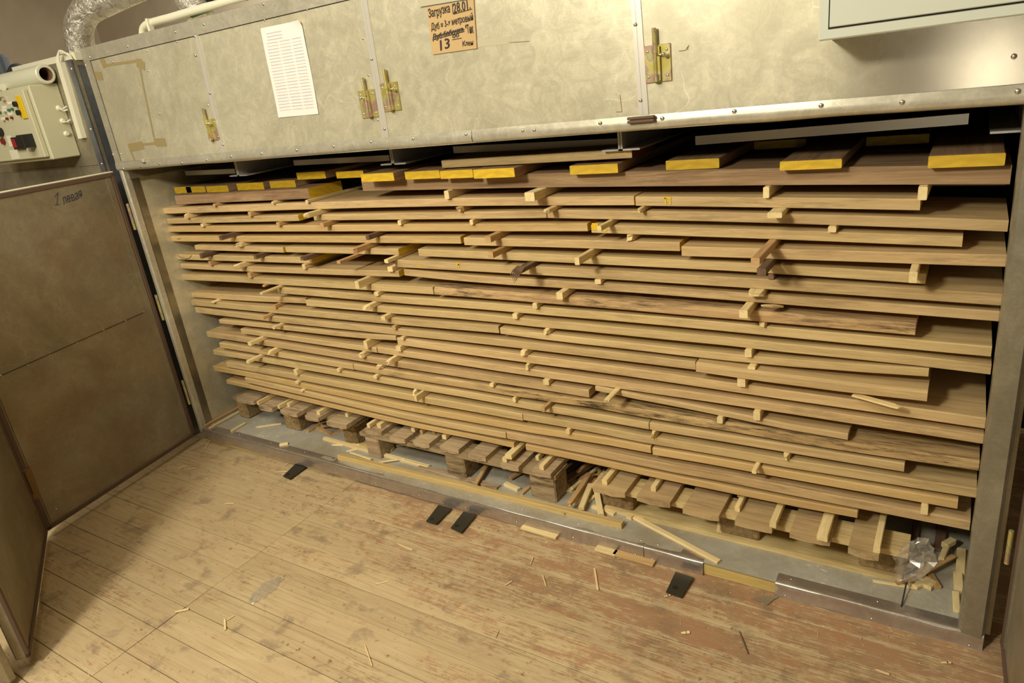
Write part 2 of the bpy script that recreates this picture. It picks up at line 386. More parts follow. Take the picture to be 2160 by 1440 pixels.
# right post
bm = bmesh.new()
bmv = []
NS = 14
for i in range(NS + 1):
    z = .02 + (1.437 - .02) * i / NS; bow = .006 * math.sin(math.pi * i / NS)
    xi, xo = JX + bow, JX + .062 + bow * .3
    bmv.append([bm.verts.new(q) for q in ((xi, .06, z), (xi, .008, z), (xi + .008, -.001, z), (xo - .008, -.003 + .001 * (i % 2), z), (xo, .006, z), (xo, .06, z))])
for a, b in zip(bmv, bmv[1:]):
    for t in range(6): bm.faces.new((a[t], a[(t + 1) % 6], b[(t + 1) % 6], b[t]))
bm.faces.new(bmv[0]); bm.faces.new(bmv[-1]); obj('right_post', bm, POSTM, kiln, smooth=False)
# top trim
zt0 = onY(185, 129).z
tt = kp('top_trim', (KX0 - .004, -.004, zt0), (KX1, .0, 1.956), TRIM)
et = kp('edge_trim', (KX0 - .004, -.003, 1.462), (KX0 + .044, .0, zt0), TRIM)
for x, y in ((189, 121), (269, 98), (370, 68), (556, 9), (430, 52)): rivet(onY(x, y, -.004), (0, -1, 0), tt)
for x, y in ((180, 138), (238, 326)): rivet(onY(x, y, -.003), (0, -1, 0), et)
def strip(a, b, w, rv):
    A, B = onY(*a), onY(*b); bm = bmesh.new()
    for s0, s1, y in ((-.5, -.1, -.0035), (-.1, .5, -.0025)):
        prism(bm, [(A.x + w * s0, 0, A.z), (A.x + w * s1, 0, A.z), (B.x + w * s1, 0, B.z), (B.x + w * s0, 0, B.z)], (0, y, 0))
    o = obj('joint_strip', bm, BRIGHT, kiln)
    for x, y in rv: rivet(onY(x, y, -.0035), (0, -1, 0), o)
strip((412.5, 64), (473.6, 323.6), .024, ((411, 77), (412, 117), (443, 197), (470, 305)))
strip((764, -25), (815, 290), .026, ((784, 125), (811, 272)))
strip((1337, -60), (1359, 242), .026, ((1340, 52), (1351, 212)))
fr = [o for o in kiln.children if o.name.startswith('front_sheet')]
for x, y in ((238, 131), (310, 107), (313, 150), (337, 240), (255, 325), (373, 88), (428, 72), (491, 58), (439, 222), (648, 21), (558, 43), (766, 82), (778, 159), (797, 253)):
    p = onY(x, y); s_ = fr[0] if p.x < xs[1] else fr[1]; rivet(p, (0, -1, 0), s_, .0042)
rivet(onY(2139, 119), (0, -1, 0), fr[3], .006)
# lip strip (slightly dented, rounded under)
def bent_strip(name, x0, x1, prof, m, n=60, amp=.0015, parent=kiln, zf=None, seed=0, wave=5):
    bm = bmesh.new(); R = []
    for i in range(n + 1):
        x = x0 + (x1 - x0) * i / n; dz = zf(x) if zf else 0
        row = []
        for j, (y, z) in enumerate(prof):
            a = amp * (1 + .8 * j); nv = noise.noise_vector(Vector((x * wave + seed, j * 1.7, seed)))
            row.append(bm.verts.new((x, y + nv.x * a, z + dz + nv.y * a)))
        R.append(row)
    for a, b in zip(R, R[1:]):
        for j in range(len(prof) - 1): bm.faces.new((a[j], a[j + 1], b[j + 1], b[j]))
    return obj(name, bm, m, parent, smooth=True)
lipz = lambda x: .006 * math.sin(math.pi * max(0, min(1, x / 3.4)))
lips = [bent_strip('lip_strip', a, b, [(-.0045, 1.466), (-.007, 1.452), (-.008, 1.438), (-.004, 1.430), (.01, 1.426), (.04, 1.427)], TRIM, amp=.0007, zf=lipz, seed=a)
        for a, b in ((KX0 - .004, 2.0), (2.002, KX1))]
for x, y in ((260, 356), (297, 352), (337, 346), (384, 344), (436, 338), (488, 330), (552, 324), (626, 317), (704, 309), (783, 300), (872, 293), (983, 284), (1103, 276), (1127, 275), (1266, 260), (1397, 250), (1549, 235), (1732, 223), (1903, 216), (2147, 193)):
    p = onY(x, y, -.007); rivet(p, (0, -1, -.1), lips[0 if p.x < 2 else 1], .0062 if x > 1200 else .0055)
kp('lip_seam', (KX0, -.0016, 1.4655), (KX1, -.0002, 1.4675), OLDM)
kp('trim_seam', (KX0 + .04, -.0016, zt0 - .002), (KX1, -.0002, zt0), BLACK)
kp('trim_seam', (KX0 + .044, -.0016, 1.47), (KX0 + .0455, -.0002, zt0), BLACK)
# foam scrap on the lip
bm = bmesh.new(); A, B = onY(1325, 254, -.012), onY(1382, 251, -.012)
for k in (0, 1): box(bm, (A.x, -.022, A.z - .008 + k * .009), (B.x, -.009, A.z - .0005 + k * .009), 0, .002)
tag(obj('foam_strip', bm, FOAM), 'short brown foam strip stuck on the lip above the boards', 'foam strip')

# beams and flat bars under the lip
def beam(pxs, zt, zb, nm=2):
    c = onY(*pxs, .12).x; bm = bmesh.new()
    for s in (-1, 1):
        box(bm, (c + s * .001, .12, zb), (c + s * .007, 1.25, zt)); box(bm, (c + s * .001, .12, zb), (c + s * .06, 1.25, zb + .005))
    o = obj('angle_beam', bm, BEAM, kiln)
    return c
for p, zb in (((503, 372), 1.357), ((829, 347), 1.366), ((1309, 318), 1.367)): beam(p, 1.45, zb)
bm = bmesh.new(); box(bm, (3.345, .12, 1.355), (3.41, 1.25, 1.360)); box(bm, (3.405, .12, 1.355), (3.412, 1.25, 1.45)); obj('angle_beam', bm, BEAM, kiln)
bm = bmesh.new(); box(bm, (-.02, .02, 1.385), (.01, 1.2, 1.43)); obj('corner_channel', bm, INNER, kiln)
for a, b, h in (((392, 370), (497, 366), .022), ((620.6, 349), (822, 339), .022), ((957, 323), (1303, 308), .024), ((1467, 306), (2042, 262), .026)):
    A, B = onY(*a, .30), onY(*b, .30)
    bm = bmesh.new(); prism(bm, [(A.x, .3, A.z), (B.x, .3, B.z), (B.x, .3, B.z + h), (A.x, .3, A.z + h)], (0, .012, 0)); o = obj('cover_bar', bm, BRIGHT, kiln)
    for t in (.14, .5, .93):
        q = A.lerp(B, t); rivet((q.x, .302, q.z - .001), (0, 0, -1), o, .004)
# wavy black curtain behind bars
bm = bmesh.new(); R = []
for i in range(121):
    x = -.02 + 3.43 * i / 120; y = .42 + .02 * math.sin(x * 26)
    R.append((bm.verts.new((x, y, 1.46)), bm.verts.new((x, y + .012, 1.385))))
for a, b in zip(R, R[1:]): bm.faces.new((a[0], a[1], b[1], b[0]))
obj('rubber_curtain', bm, DARKIN, kiln, smooth=True)

# kiln floor and sill
def sz(x): return .0805 - .0105 * x - .004 * math.sin(math.pi * x / 3.4)      # top of the sill, sagging to the right
bm = bmesh.new(); prism(bm, [(-.02, .0, sz(0) - .002), (JX + .06, .0, sz(3.45) - .002), (JX + .06, 1.3, sz(3.45) - .002), (-.05, 1.3, sz(0) - .002)], (0, 0, -.002)); obj('kiln_floor', bm, KFLOOR, kiln)
XA, XB, XC, XD = [onY(*p).x for p in ((1358, 1157), (1483, 1192), (1636, 1229), (2075, 1347))]
bm = bmesh.new(); prism(bm, [(-.01, .004, .006), (XD - .02, .004, .001), (XD - .02, .004, sz(XD) - .012), (-.01, .004, sz(0) - .012)], (0, .06, 0)); obj('sill_timber', bm, YWOOD, kiln)
def sill(a, b, seed, jag):
    def zf(x): return sz(x)
    o = bent_strip('sill_strip', a, b, [(.045, .0008), (.02, .001), (.006, .0015), (.0012, .0002), (-.0016, -.003), (-.003, -.009), (-.003, -.02), (-.003, -.036), (-.0035 - jag, -.054 if seed < 9 else -.047)], SILLM, 90, .0005, kiln, zf, seed, 9)
    for i in range(int((b - a) / .24) + 1):
        x = a + .03 + (b - a - .06) * i / max(1, int((b - a) / .24)); rivet((x, -.0045, sz(x) - .04), (0, -1, 0), o, .0035)
        rivet((x + .01, .03, sz(x) + .0015), (0, 0, 1), o, .0035)
    return o
sill(-.012, XA - .001, 1.3, .001); sill(XA + .001, XB, 5.1, .002); sill(XC, XD, 9.7, .004)

# hinged doors
def door(name, p0, p1, z0, z1, face, th=.035, seam=None):
    p0, p1 = Vector(p0), Vector(p1); d = (p1 - p0); L = d.length; d.normalize(); n = Vector((d.y, -d.x, 0)) * face    # visible side normal
    mt = Matrix(((d.x, -n.x, 0, p0.x), (d.y, -n.y, 0, p0.y), (0, 0, 1, 0), (0, 0, 0, 1)))
    def T(bm): bmesh.ops.transform(bm, matrix=mt, verts=bm.verts[:]); return bm
    bm = bmesh.new(); box(bm, (0, 0, z0), (L, th, z1), 0, .004); dr = obj(name, T(bm), DOORM, kiln)
    for a, b in (((-.004, -.006, z0 - .002), (L + .004, .006, z0 + .016)), ((-.004, -.006, z1 - .018), (L + .004, .006, z1 + .001)), ((-.004, -.006, z0), (.014, .006, z1)), ((L - .014, -.006, z0), (L + .004, .006, z1))):
        bm = bmesh.new(); box(bm, a, b, 0, .002); obj('gasket', T(bm), GASK, dr)
    bm = bmesh.new(); box(bm, (-.002, -.004, z1 + .001), (L + .002, th, z1 + .006), 0, .001); obj('top_cap', T(bm), WPL, dr)
    for a, b in (((.02, -.003, z0 + .02), (.045, 0, z1 - .02)), ((L - .05, -.003, z0 + .02), (L - .022, 0, z1 - .02))):
        bm = bmesh.new(); box(bm, a, b); obj('edge_strip', T(bm), DOORM, dr)
    return dr, mt, n, L
H0, H1, H2 = (-.035, -.03, 0), (.125, -.857, 0), (.877, -1.277, 0)
d1, mt1, n1, L1_ = door('kiln_door', H0, H1, .05, 1.425, -1)
d2, mt2, n2, L2_ = door('kiln_door', (.135, -.87, 0), H2, .05, 1.425, -1)
bx_ = bmesh.new(); box(bx_, (0, .045, .02), (.16, .07, 1.41), 0, .003)
bmesh.ops.transform(bx_, matrix=Matrix.Translation((H2[0] + .005, H2[1] - .01, 0)) @ Matrix.Rotation(math.radians(196), 4, 'Z'), verts=bx_.verts[:])
obj('kiln_door', bx_, DOORM, kiln)
d3, mt3, n3, L3_ = door('kiln_door', (3.50, -.012, 0), (3.53, -.86, 0), .05, 1.43, 1)
# seam of two sheets on door 1
q0, q1 = onP(0, 793, H0, n1), onP(305, 658, H0, n1)
bm = bmesh.new(); tube(bm, [q0 + n1 * .0005, q1 + n1 * .0005], .0016, 5); obj('sheet_seam', bm, BLACK, d1)
for x, y in ((2, 792), (58, 769), (105, 748), (163, 722), (219, 696), (265, 676), (304, 658), (158, 383), (2, 880), (94, 1087), (119, 1073)):
    rivet(onP(x, y, H0, n1), n1, d1, .0036)
def plate_on(name, pxs, p0, n, th, m, parent, off=.0):
    bm = bmesh.new(); prism(bm, [onP(x, y, p0, n) + n * off for x, y in pxs], n * th); return obj(name, bm, m, parent)
plate_on('hinge_plate', [(46, 990), (62, 986), (82, 1040), (80, 1050), (68, 1055), (60, 1040)], H0, n1, .004, HINGEB, d1, .0045)
bm = bmesh.new(); p = onP(53, 1020, H0, n1); cyl(bm, (H1[0] + .012, H1[1] + .0, p.z - .05), (H1[0] + .012, H1[1] + .0, p.z + .05), .007); obj('hinge_pin', bm, HINGEB, d1)
for (x, y), (x2, y2) in (((264, 430), (282, 485)), ((324, 622), (340, 675)), ((380, 802), (395, 852))):
    a, b = onY(x, y, -.016), onY(x2, y2, -.016); bm = bmesh.new(); cyl(bm, (-.024, -.012, a.z), (-.024, -.012, b.z), .006); obj('hinge_barrel', bm, ZINC, d1)
for z in (.35, .95):
    bm = bmesh.new(); cyl(bm, (3.482, -.008, z - .05), (3.482, -.008, z + .05), .006); obj('hinge_barrel', bm, ZINC, d3)

# latches
def latch(quad, b0, b1, knob):
    P = [onY(*q) for q in quad]; x0, x1 = min(p.x for p in P), max(p.x for p in P); z0, z1 = min(p.z for p in P), max(p.z for p in P)
    bm = bmesh.new(); box(bm, (x0, -.004, z0), (x1, -.0002, z1), 0, .0012); o = obj('bolt_latch', bm, ZINC, kiln)
    A, B = onY(*b0, -.012), onY(*b1, -.012); xc = (A.x + B.x) / 2
    bm = bmesh.new(); cyl(bm, (xc, -.012, B.z + .002), (xc, -.012, A.z), .0055, seg=10); obj('bolt', bm, ZINC, o, smooth=False)
    bm = bmesh.new(); h = z1 - z0
    for f0, f1 in ((.02, .2), (.78, .98)): cyl(bm, (xc, -.011, z0 + h * f0), (xc, -.011, z0 + h * f1), .0085, seg=12)
    box(bm, (xc + .005, -.012, z0 + .004), (xc + .012, -.003, z1 - .004)); obj('bolt_guide', bm, ZINC, o)
    K = onY(*knob, -.02); bm = bmesh.new(); cyl(bm, (xc, -.012, K.z), (K.x, -.02, K.z), .0022, seg=8); bmesh.ops.create_uvsphere(bm, u_segments=10, v_segments=6, radius=.006, matrix=Matrix.Translation((K.x, -.021, K.z))); obj('latch_knob', bm, RIVET, o, smooth=True)
    for fx in (.14, .86):
        for fz in (.16, .84): rivet((x0 + (x1 - x0) * fx, -.004, z0 + h * fz), (0, -1, 0), o, .0038).name = 'screw'
latch(((432, 252), (455, 249), (460, 295), (446, 297)), (426, 229), (446, 296), (441, 261))
latch(((759, 191), (791, 187), (799, 246), (766, 250)), (764, 164), (779, 248), (762, 207))
latch(((805, 176), (838, 171), (847, 232), (812, 236)), (809, 146), (825, 235), (829, 188))
latch(((1359, 98), (1412, 92), (1418, 170), (1364, 176)), (1377, 59), (1386, 175), (1400, 114))
bm = bmesh.new(); A = onY(307, 338); box(bm, (A.x - .012, -.02, A.z - .008), (A.x + .012, -.004, A.z + .008), 0, .003); obj('small_bracket', bm, TRIM, kiln)

# steel feet tabs
def tab(c0, c1, c2, c3, hole, i):
    poly = [onZ(x, y, .012) for x, y in (c0, c1, c2, c3)]; bm = bmesh.new()
    prism(bm, [(p.x, p.y, .012) for p in poly], (0, 0, -.006)); o = obj('foot_tab', bm, STEEL, kiln)
    h = onZ(*hole, .0125); bm = bmesh.new(); cyl(bm, (h.x, h.y, .0118), (h.x, h.y, .0126), .009, seg=14); obj('bolt_hole', bm, BLACK, o)
tab((597, 1003), (611, 1009), (646, 984), (625, 976), (607, 1000), 0)
tab((899, 1098), (920, 1104), (953, 1071), (925, 1064), (911, 1094), 1)
tab((951, 1112), (973, 1122), (1005, 1084), (978, 1078), (964, 1108), 2)
tab((1405, 1247), (1437, 1258), (1463, 1217), (1425, 1205), (1425, 1238), 3)

# paper note, cardboard sign, writing
def text_mesh(body, pts, thick, align='LEFT', shear=.25):
    cu = bpy.data.curves.new('t', 'FONT'); cu.body = body; cu.size = 1; cu.shear = shear; cu.offset = thick; cu.resolution_u = 2
    o = bpy.data.objects.new('t', cu); COL.objects.link(o); dg = bpy.context.evaluated_depsgraph_get()
    me = bpy.data.meshes.new_from_object(o.evaluated_get(dg)); bpy.data.objects.remove(o); return me
def write(name, body, px0, px1, hpx, parent, mat, plane=None, thick=.012, off=.0012, shear=.25):
    """text between two baseline points measured in the photo, on plane (p0,n)"""
    p0, n = plane or (Vector((0, 0, 0)), Vector((0, -1, 0)))
    A, B = onP(*px0, p0, n), onP(*px1, p0, n); C = onP(*hpx, p0, n)
    me = text_mesh(body, None, thick, shear=shear); xs_ = [v.co.x for v in me.vertices]; ys_ = [v.co.y for v in me.vertices]
    x0, x1, y1 = min(xs_), max(xs_), max(ys_); u = (B - A); v = (C - A); v = v - u * (v.dot(u) / u.dot(u)) * .9
    for q in me.vertices:
        jx, jy = noise.noise(Vector((q.co.x * 1.3, 7, 0))) * .03, noise.noise(Vector((q.co.x * .8, 3, 5))) * .06
        q.co = A + u * ((q.co.x - x0) / (x1 - x0) + 0) + v * ((q.co.y + jy) / y1) + n * off
    me.materials.append(mat); o = bpy.data.objects.new(name, me); COL.objects.link(o); par(o, parent); return o
def line_on(bm, pxs, wid, off, mi=0, plane=None):
    p0, n = plane or (Vector((0, 0, 0)), Vector((0, -1, 0))); P = [onP(x, y, p0, n) + n * off for x, y in pxs]
    for a, b in zip(P, P[1:]):
        d = (b - a); 
        if d.length < 1e-6: continue
        s = d.normalized().cross(n) * wid / 2; f = bm.faces.new([bm.verts.new(q) for q in (a - s, a + s, b + s, b - s)]); f.material_index = mi
bm = bmesh.new(); TL, TR, BL, BR = [onY(*q, -.001) for q in ((550, 60), (636, 42), (588, 248), (673, 240))]
G = [[TL.lerp(TR, i / 8).lerp(BL.lerp(BR, i / 8), j / 16) for i in range(9)] for j in range(17)]
V = [[bm.verts.new(p + Vector((0, -.0015 - .001 * math.sin(i * .9 + j * .4) - (.012 * max(0, (i - 5) / 3) ** 2 if j == 0 else 0), 0))) for i, p in enumerate(r_)] for j, r_ in enumerate(G)]
for j in range(16):
    for i in range(8): bm.faces.new((V[j][i], V[j][i + 1], V[j + 1][i + 1], V[j + 1][i]))
note = obj('paper_note', bm, PAPER, smooth=True); tag(note, 'tall white paper sheet covered in faint handwriting, taped to kiln front', 'paper')
bm = bmesh.new(); random.seed(3)
for k in range(26):
    t = .07 + k * .034; mi = 1 if k in (4, 11, 15, 19, 25) else 0
    for w0, w1 in ([(.12, .5)] if k < 3 else [(.08, .36), (.4, .66), (.7, .93)]):
        pts = []; L = int(14 * (w1 - w0) / .3) + 4
        for i in range(L):
            s_ = w0 + (w1 - w0) * i / (L - 1); c = TL.lerp(TR, s_).lerp(BL.lerp(BR, s_), t + (.006 if i % 2 else -.006) * random.uniform(.3, 1.1)); pts.append(c)
        for a, b in zip(pts, pts[1:]):
            a = a + Vector((0, -.0035, 0)); b = b + Vector((0, -.0035, 0)); s = (b - a).normalized().cross(Vector((0, -1, 0))) * .0004
            bm.faces.new([bm.verts.new(q) for q in (a - s, a + s, b + s, b - s)]).material_index = mi
obj('handwriting', bm, [PENV, PENR], note)
bm = bmesh.new(); prism(bm, [onY(*q, -.0005) for q in ((901, 16), (996, 0), (1000, -6), (1007, 102), (914, 115))], (0, -.0035, 0))
sign = obj('cardboard_sign', bm, CARD); tag(sign, 'cardboard square with black handwritten loading note taped on kiln front', 'sign')
SP = (Vector((0, -.0045, 0)), Vector((0, -1, 0)))
for body, a, b, h in (('Загрузка', (905, 38), (950, 25), (904, 19)), ('28.01.', (957, 29), (993, 18), (956, 8)), ('Дуб ≈ 3-х метровый', (910, 64), (999, 42), (909, 49)),
                      ('Дуб бабочка', (913, 85), (978, 67), (911, 73)), ('"Тик', (984, 72), (1000, 68), (982, 53)), ('13', (929, 107), (951, 101), (927, 86)), ('00', (955, 81), (969, 78), (954, 73)), ('Клен', (976, 98), (999, 94), (975, 87))):
    write('lettering', body, a, b, h, sign, INK, SP, off=.0008, shear=.15)
bm = bmesh.new()
for l in (((954, 8), (956, 30), (996, 19)), ((912, 80), (980, 62)), ((912, 84), (980, 66)), ((914, 77), (978, 60)), ((954, 84), (974, 80))): line_on(bm, l, .0016, .001, 0, SP)
obj('pen_stroke', bm, INK, sign)
bm = bmesh.new(); line_on(bm, ((1007, 92), (1078, 84)), .02, .0006); line_on(bm, ((886, 8), (1005, -12)), .018, .0055)
tag(obj('clear_tape', bm, TAPE2), 'shiny clear tape holding the cardboard note', 'tape')
bm = bmesh.new()
for l in (((222, 138), (300, 127)), ((292, 124), (304, 190), (325, 290)), ((274, 308), (345, 300)), ((276, 318), (284, 338))): line_on(bm, l, .011, .0008)
for l in (((214, 122), (222, 142)), ((200, 160), (216, 160)), ((288, 132), (306, 140)), ((326, 300), (350, 300)), ((272, 312), (302, 306))): line_on(bm, l, .034, .0010)
tag(obj('tape_residue', bm, TAPE), 'brown tape marks outlining a removed sheet on kiln front', 'tape')
PL1 = (Vector(H0), n1)
bm = bmesh.new(); line_on(bm, ((115, 416), (122, 406), (120, 431)), .0022, .0013, 0, PL1); line_on(bm, ((115, 432), (126, 431)), .002, .0014, 0, PL1); obj('pen_stroke', bm, INKB, d1)
write('lettering', 'левая', (134, 432), (176, 414), (134, 416), d1, INKB, PL1, off=.0012, shear=.3, thick=-.004)
bm = bmesh.new()
for l in (((1432, 108), (1446, 106), (1451, 98)), ((1453, 95), (1450, 106)), ((1300, 236), (1312, 236), (1308, 200)), ((1072, 90), (1117, 87))): line_on(bm, l, .0018, .0006)
obj('scratch_mark', bm, flat('rust_mark', (140, 110, 80), .8), kiln)

# wall cabinet at upper right
cab = bx('wall_cabinet', (3.02, -.15, 1.598), (3.75, -.001, 2.15), CABP, None, .003); tag(cab, 'pale grey metal cabinet mounted on kiln front at upper right', 'cabinet')
bx('cabinet_door', (3.042, -.156, 1.622), (3.70, -.149, 2.12), CABP, cab, .0015); bx('door_gap', (3.039, -.1512, 1.619), (3.703, -.148, 2.123), BLACK, cab)

# ================================================================ NEIGHBOUR MACHINE, CONTROL BOX, DUCTS
nk = empty('neighbour_kiln', (-1.2, .6, 0), 'older grey metal machine left of the kiln behind the open door', 'machine')
nf = bx('front_panel', (-2.6, .0, .0), (-.135, .02, 1.90), OLDM, nk); bx('side_panel', (-.150, .02, 0), (-.137, 1.2, 1.90), BLUEM, nk); bx('top_panel', (-2.6, .0, 1.90), (-.137, 1.2, 1.925), OLDM, nk)
cs = bx('corner_strip', (-.175, -.004, .0), (-.132, .0, 1.925), BLUEM, nk)
for x, y in ((160, 143), (197, 272), (212, 346)): q = onY(x, y, -.004); rivet((-.15, -.004, q.z), (0, -1, 0), cs, .006)
A, B = onY(115, 370, 0), onY(205, 355, 0)
bx('cross_seam', (-1.6, -.003, onY(100, 355).z - .004), (-.19, .0, onY(100, 355).z), OLDM, nk)
# control box: right side face is what the photo mostly shows
bX = onY(146, 250, 0).x
yf = onX(86, 258, bX).y
zt = onY(122, 175, 0).z; zb = onY(169, 328, 0).z
cb = bx('control_box', (bX - .62, yf, zb), (bX, -.001, zt), BOXP, None, .004); tag(cb, 'beige electrical control box with knobs and red display at upper left', 'control box')
cd = bx('box_door', (bX - .60, yf - .022, zb + .015), (bX - .02, yf - .001, zt - .015), BOXP, cb, .003)
yd = yf - .0225
def onbox(name, px, sx, szz, d, m, round_=False, parent=None):
    c = onY(*px, yd); bm = bmesh.new()
    if round_: cyl(bm, (c.x, yd, c.z), (c.x, yd - d, c.z), sx, seg=14)
    else: box(bm, (c.x - sx, yd - d, c.z - szz), (c.x + sx, yd, c.z + szz), 0, .001)
    return obj(name, bm, m, parent or cd)
onbox('selector_plate', (47, 226), .022, .05, .006, YEL)
for px in ((38, 219), (45, 237)): onbox('selector_knob', px, .012, 0, .02, BLK, True)
onbox('toggle_switch', (10, 208), .009, 0, .02, RIVET, True)
for px in ((2, 237), (21, 232), (28, 230)): onbox('green_button', px, .006, 0, .01, GREENB, True)
onbox('indicator_lamp', (12, 233), .008, 0, .014, WPL, True)
for px in ((17, 250), (27, 248)): onbox('red_button', px, .006, 0, .01, REDB, True)
onbox('indicator_lamp', (10, 251), .008, 0, .014, WPL, True)
for px in ((21, 217), (9, 226), (22, 240)): onbox('legend_strip', px, .022, .006, .001, PAPER)
onbox('temperature_display', (43, 301), .042, .028, .018, BLK); onbox('display_window', (38, 301), .018, .02, .0195, RED)
onbox('rotary_switch', (4, 278), .02, 0, .03, BLK, True); onbox('red_button', (9, 298), .014, 0, .012, REDB, True)
onbox('label_plate', (22, 298), .022, .026, .002, WPL); onbox('label_plate', (31, 326), .04, .022, .001, WPL)
onbox('relay_block', (67, 296), .026, .03, .05, BLK)
for px in ((124, 228), (132, 255), (140, 282)):
    c = onX(*px, bX); bm = bmesh.new(); cyl(bm, (bX, c.y, c.z), (bX + .014, c.y, c.z), .013, .008, 12); obj('cable_gland', bm, WPL, cb)
def conduit():
    a, b = onY(123, 132, -.02), onY(170, 292, -.02); bm = bmesh.new()
    prism(bm, [(a.x - .018, 0, a.z), (a.x + .018, 0, a.z), (b.x + .018, 0, b.z), (b.x - .018, 0, b.z)], (0, -.022, 0))
    return obj('cable_trunking', bm, WPL)
ct = tag(conduit(), 'vertical white plastic cable trunking beside the control box', 'cable trunking')
bm = bmesh.new()
for (x0, y0), (x1, y1) in (((124, 228), (141, 224)), ((126, 230), (143, 231)), ((132, 256), (149, 252))):
    p = onX(x0, y0, bX + .012); q = onY(x1, y1, -.022); tube(bm, spline([p, (p.x + .02, p.y - .004, p.z - .004), ((p.x + q.x) / 2, -.03, (p.z + q.z) / 2 - .006), q]), .0038, 6)
obj('cable', bm, WPL, ct)
bm = bmesh.new()
for k in range(4):
    p = onY(118 + k * 2, 132, -.012); q = onY(150 + k, 120 + k * 2, .01)
    tube(bm, spline([p, p.lerp(q, .3) + Vector((0, 0, .028 + .006 * k)), p.lerp(q, .7) + Vector((0, .01, .022)), q]), .004, 6)
obj('cable', bm, WPL, ct)
bm = bmesh.new(); a, b = onY(40, 148, .05), onY(172, 116, .05); prism(bm, [(a.x, .02, a.z - .02), (b.x, .02, b.z - .02), (b.x, .02, b.z + .014), (a.x, .02, a.z + .014)], (0, .04, 0)); tag(obj('top_trunking', bm, WPL), 'horizontal pale cable trunking lying along top of the left machine', 'cable trunking')
# film roll lying on the control box
R_ = .043
zr = zt + R_ + .002; c2 = onZ(97, 156, zr); c2 = onY(97, 156, min(c2.y, -.052)); zr = c2.z
bm = bmesh.new(); p0 = Vector((c2.x, c2.y, zr)); p1 = p0 - Vector((.75, 0, 0))
n_ = 28; ro, ri = R_, .029
rings = [[bm.verts.new((x, p0.y + math.cos(t * 2 * math.pi / n_) * r_, zr + math.sin(t * 2 * math.pi / n_) * r_)) for t in range(n_)] for x, r_ in ((p1.x, ro), (p0.x - .004, ro), (p0.x, ro - .004), (p0.x, ri))]
for a_, b_ in zip(rings, rings[1:]):
    for t in range(n_): bm.faces.new((a_[t], a_[(t + 1) % n_], b_[(t + 1) % n_], b_[t]))
bm.faces.new(rings[0]); roll = obj('stretch_film_roll', bm, flat('milky_film', (214, 214, 190), .25), smooth=False); tag(roll, 'roll of milky stretch film lying across the control box', 'film roll')
bm = bmesh.new(); R2 = [[bm.verts.new((x, p0.y + math.cos(t * 2 * math.pi / n_) * ri, zr + math.sin(t * 2 * math.pi / n_) * ri)) for t in range(n_)] for x in (p0.x, p0.x - .2)]
for t in range(n_): bm.faces.new((R2[0][t], R2[0][(t + 1) % n_], R2[1][(t + 1) % n_], R2[1][t]))
bm.faces.new(R2[1]); obj('cardboard_core', bm, CORE, roll)
bm = bmesh.new(); p = onZ(6, 184, zt + .018); cyl(bm, p - Vector((.4, 0, 0)), p + Vector((.0, 0, 0)), .016, seg=16); tag(obj('white_tube', bm, WPL), 'thin white tube end under the film roll at the left edge', 'tube')
# motor-like casting behind, far left
bm = bmesh.new(); p = onY(3, 140, .5); cyl(bm, p - Vector((0, 0, .08)), p + Vector((0, 0, .05)), .05, seg=16); cyl(bm, p + Vector((0, 0, .05)), p + Vector((0, 0, .07)), .035, seg=16)
tube(bm, spline([p + Vector((.06, 0, -.06)), p + Vector((.16, 0, -.02)), p + Vector((.3, 0, -.05))]), .02, 8)
cast = obj('pump_casting', bm, BLUEK); tag(cast, 'dark blue-grey pump housing at the far left edge', 'pump')
# flexible foil ducts and pipes
def duct(pts, r, lab):
    bm = bmesh.new(); P = spline(pts, 26 if len(pts) > 3 else 14); tube(bm, P, r, 20, 0, .03); o = obj('flexible_duct', bm, FOIL, smooth=True); tag(o, lab, 'duct'); return o
Y1 = .35
duct([onY(174, 135, Y1), onY(170, 100, Y1), onY(166, 60, Y1), onY(182, 24, Y1 + .02), onY(225, 0, Y1 + .06), onY(290, -30, Y1 + .1)], .068, 'bent crinkled foil duct rising from behind the left machine')
duct([onY(425, 30, .5), onY(400, -5, .5), onY(378, -60, .5)], .075, 'short length of foil duct behind the top trim')
bm = bmesh.new(); tube(bm, spline([onY(301, 75, .1), onY(303, 58, .1), onY(318, 48, .1), onY(360, 37, .1), onY(405, 24, .1), onY(520, -8, .1)]), .015, 10); tag(obj('white_pipe', bm, WPL, smooth=True), 'white plastic pipe running along the top of the kiln', 'pipe')
bm = bmesh.new(); q = onY(316, 50, .09); box(bm, q - Vector((.006, .014, .03)), q + Vector((.006, .012, .02)), 0, .002); obj('pipe_clip', bm, WPL, bpy.data.objects['white_pipe'])
bm = bmesh.new(); tube(bm, spline([onY(404, 32, .13), onY(430, 22, .13), onY(470, 8, .13), onY(520, -6, .13)]), .012, 8); tag(obj('green_hose', bm, GRPL, smooth=True), 'green hose lying on the kiln top beside the white pipe', 'hose')
bm = bmesh.new(); q = onY(468, 0, .2); box(bm, q - Vector((.05, .04, .012)), q + Vector((.05, .04, .06)), 0, .006); cyl(bm, q + Vector((-.02, -.05, .01)), q + Vector((-.02, .05, .01)), .018); tag(obj('black_clamp', bm, BLK), 'small black fitting on kiln top at the upper frame edge', 'fitting')

# ================================================================ BOARDS
ORD = 'first second third fourth fifth sixth seventh eighth ninth tenth eleventh twelfth thirteenth fourteenth fifteenth sixteenth seventeenth eighteenth nineteenth twentieth twenty-first twenty-second'.split()
YB = .15
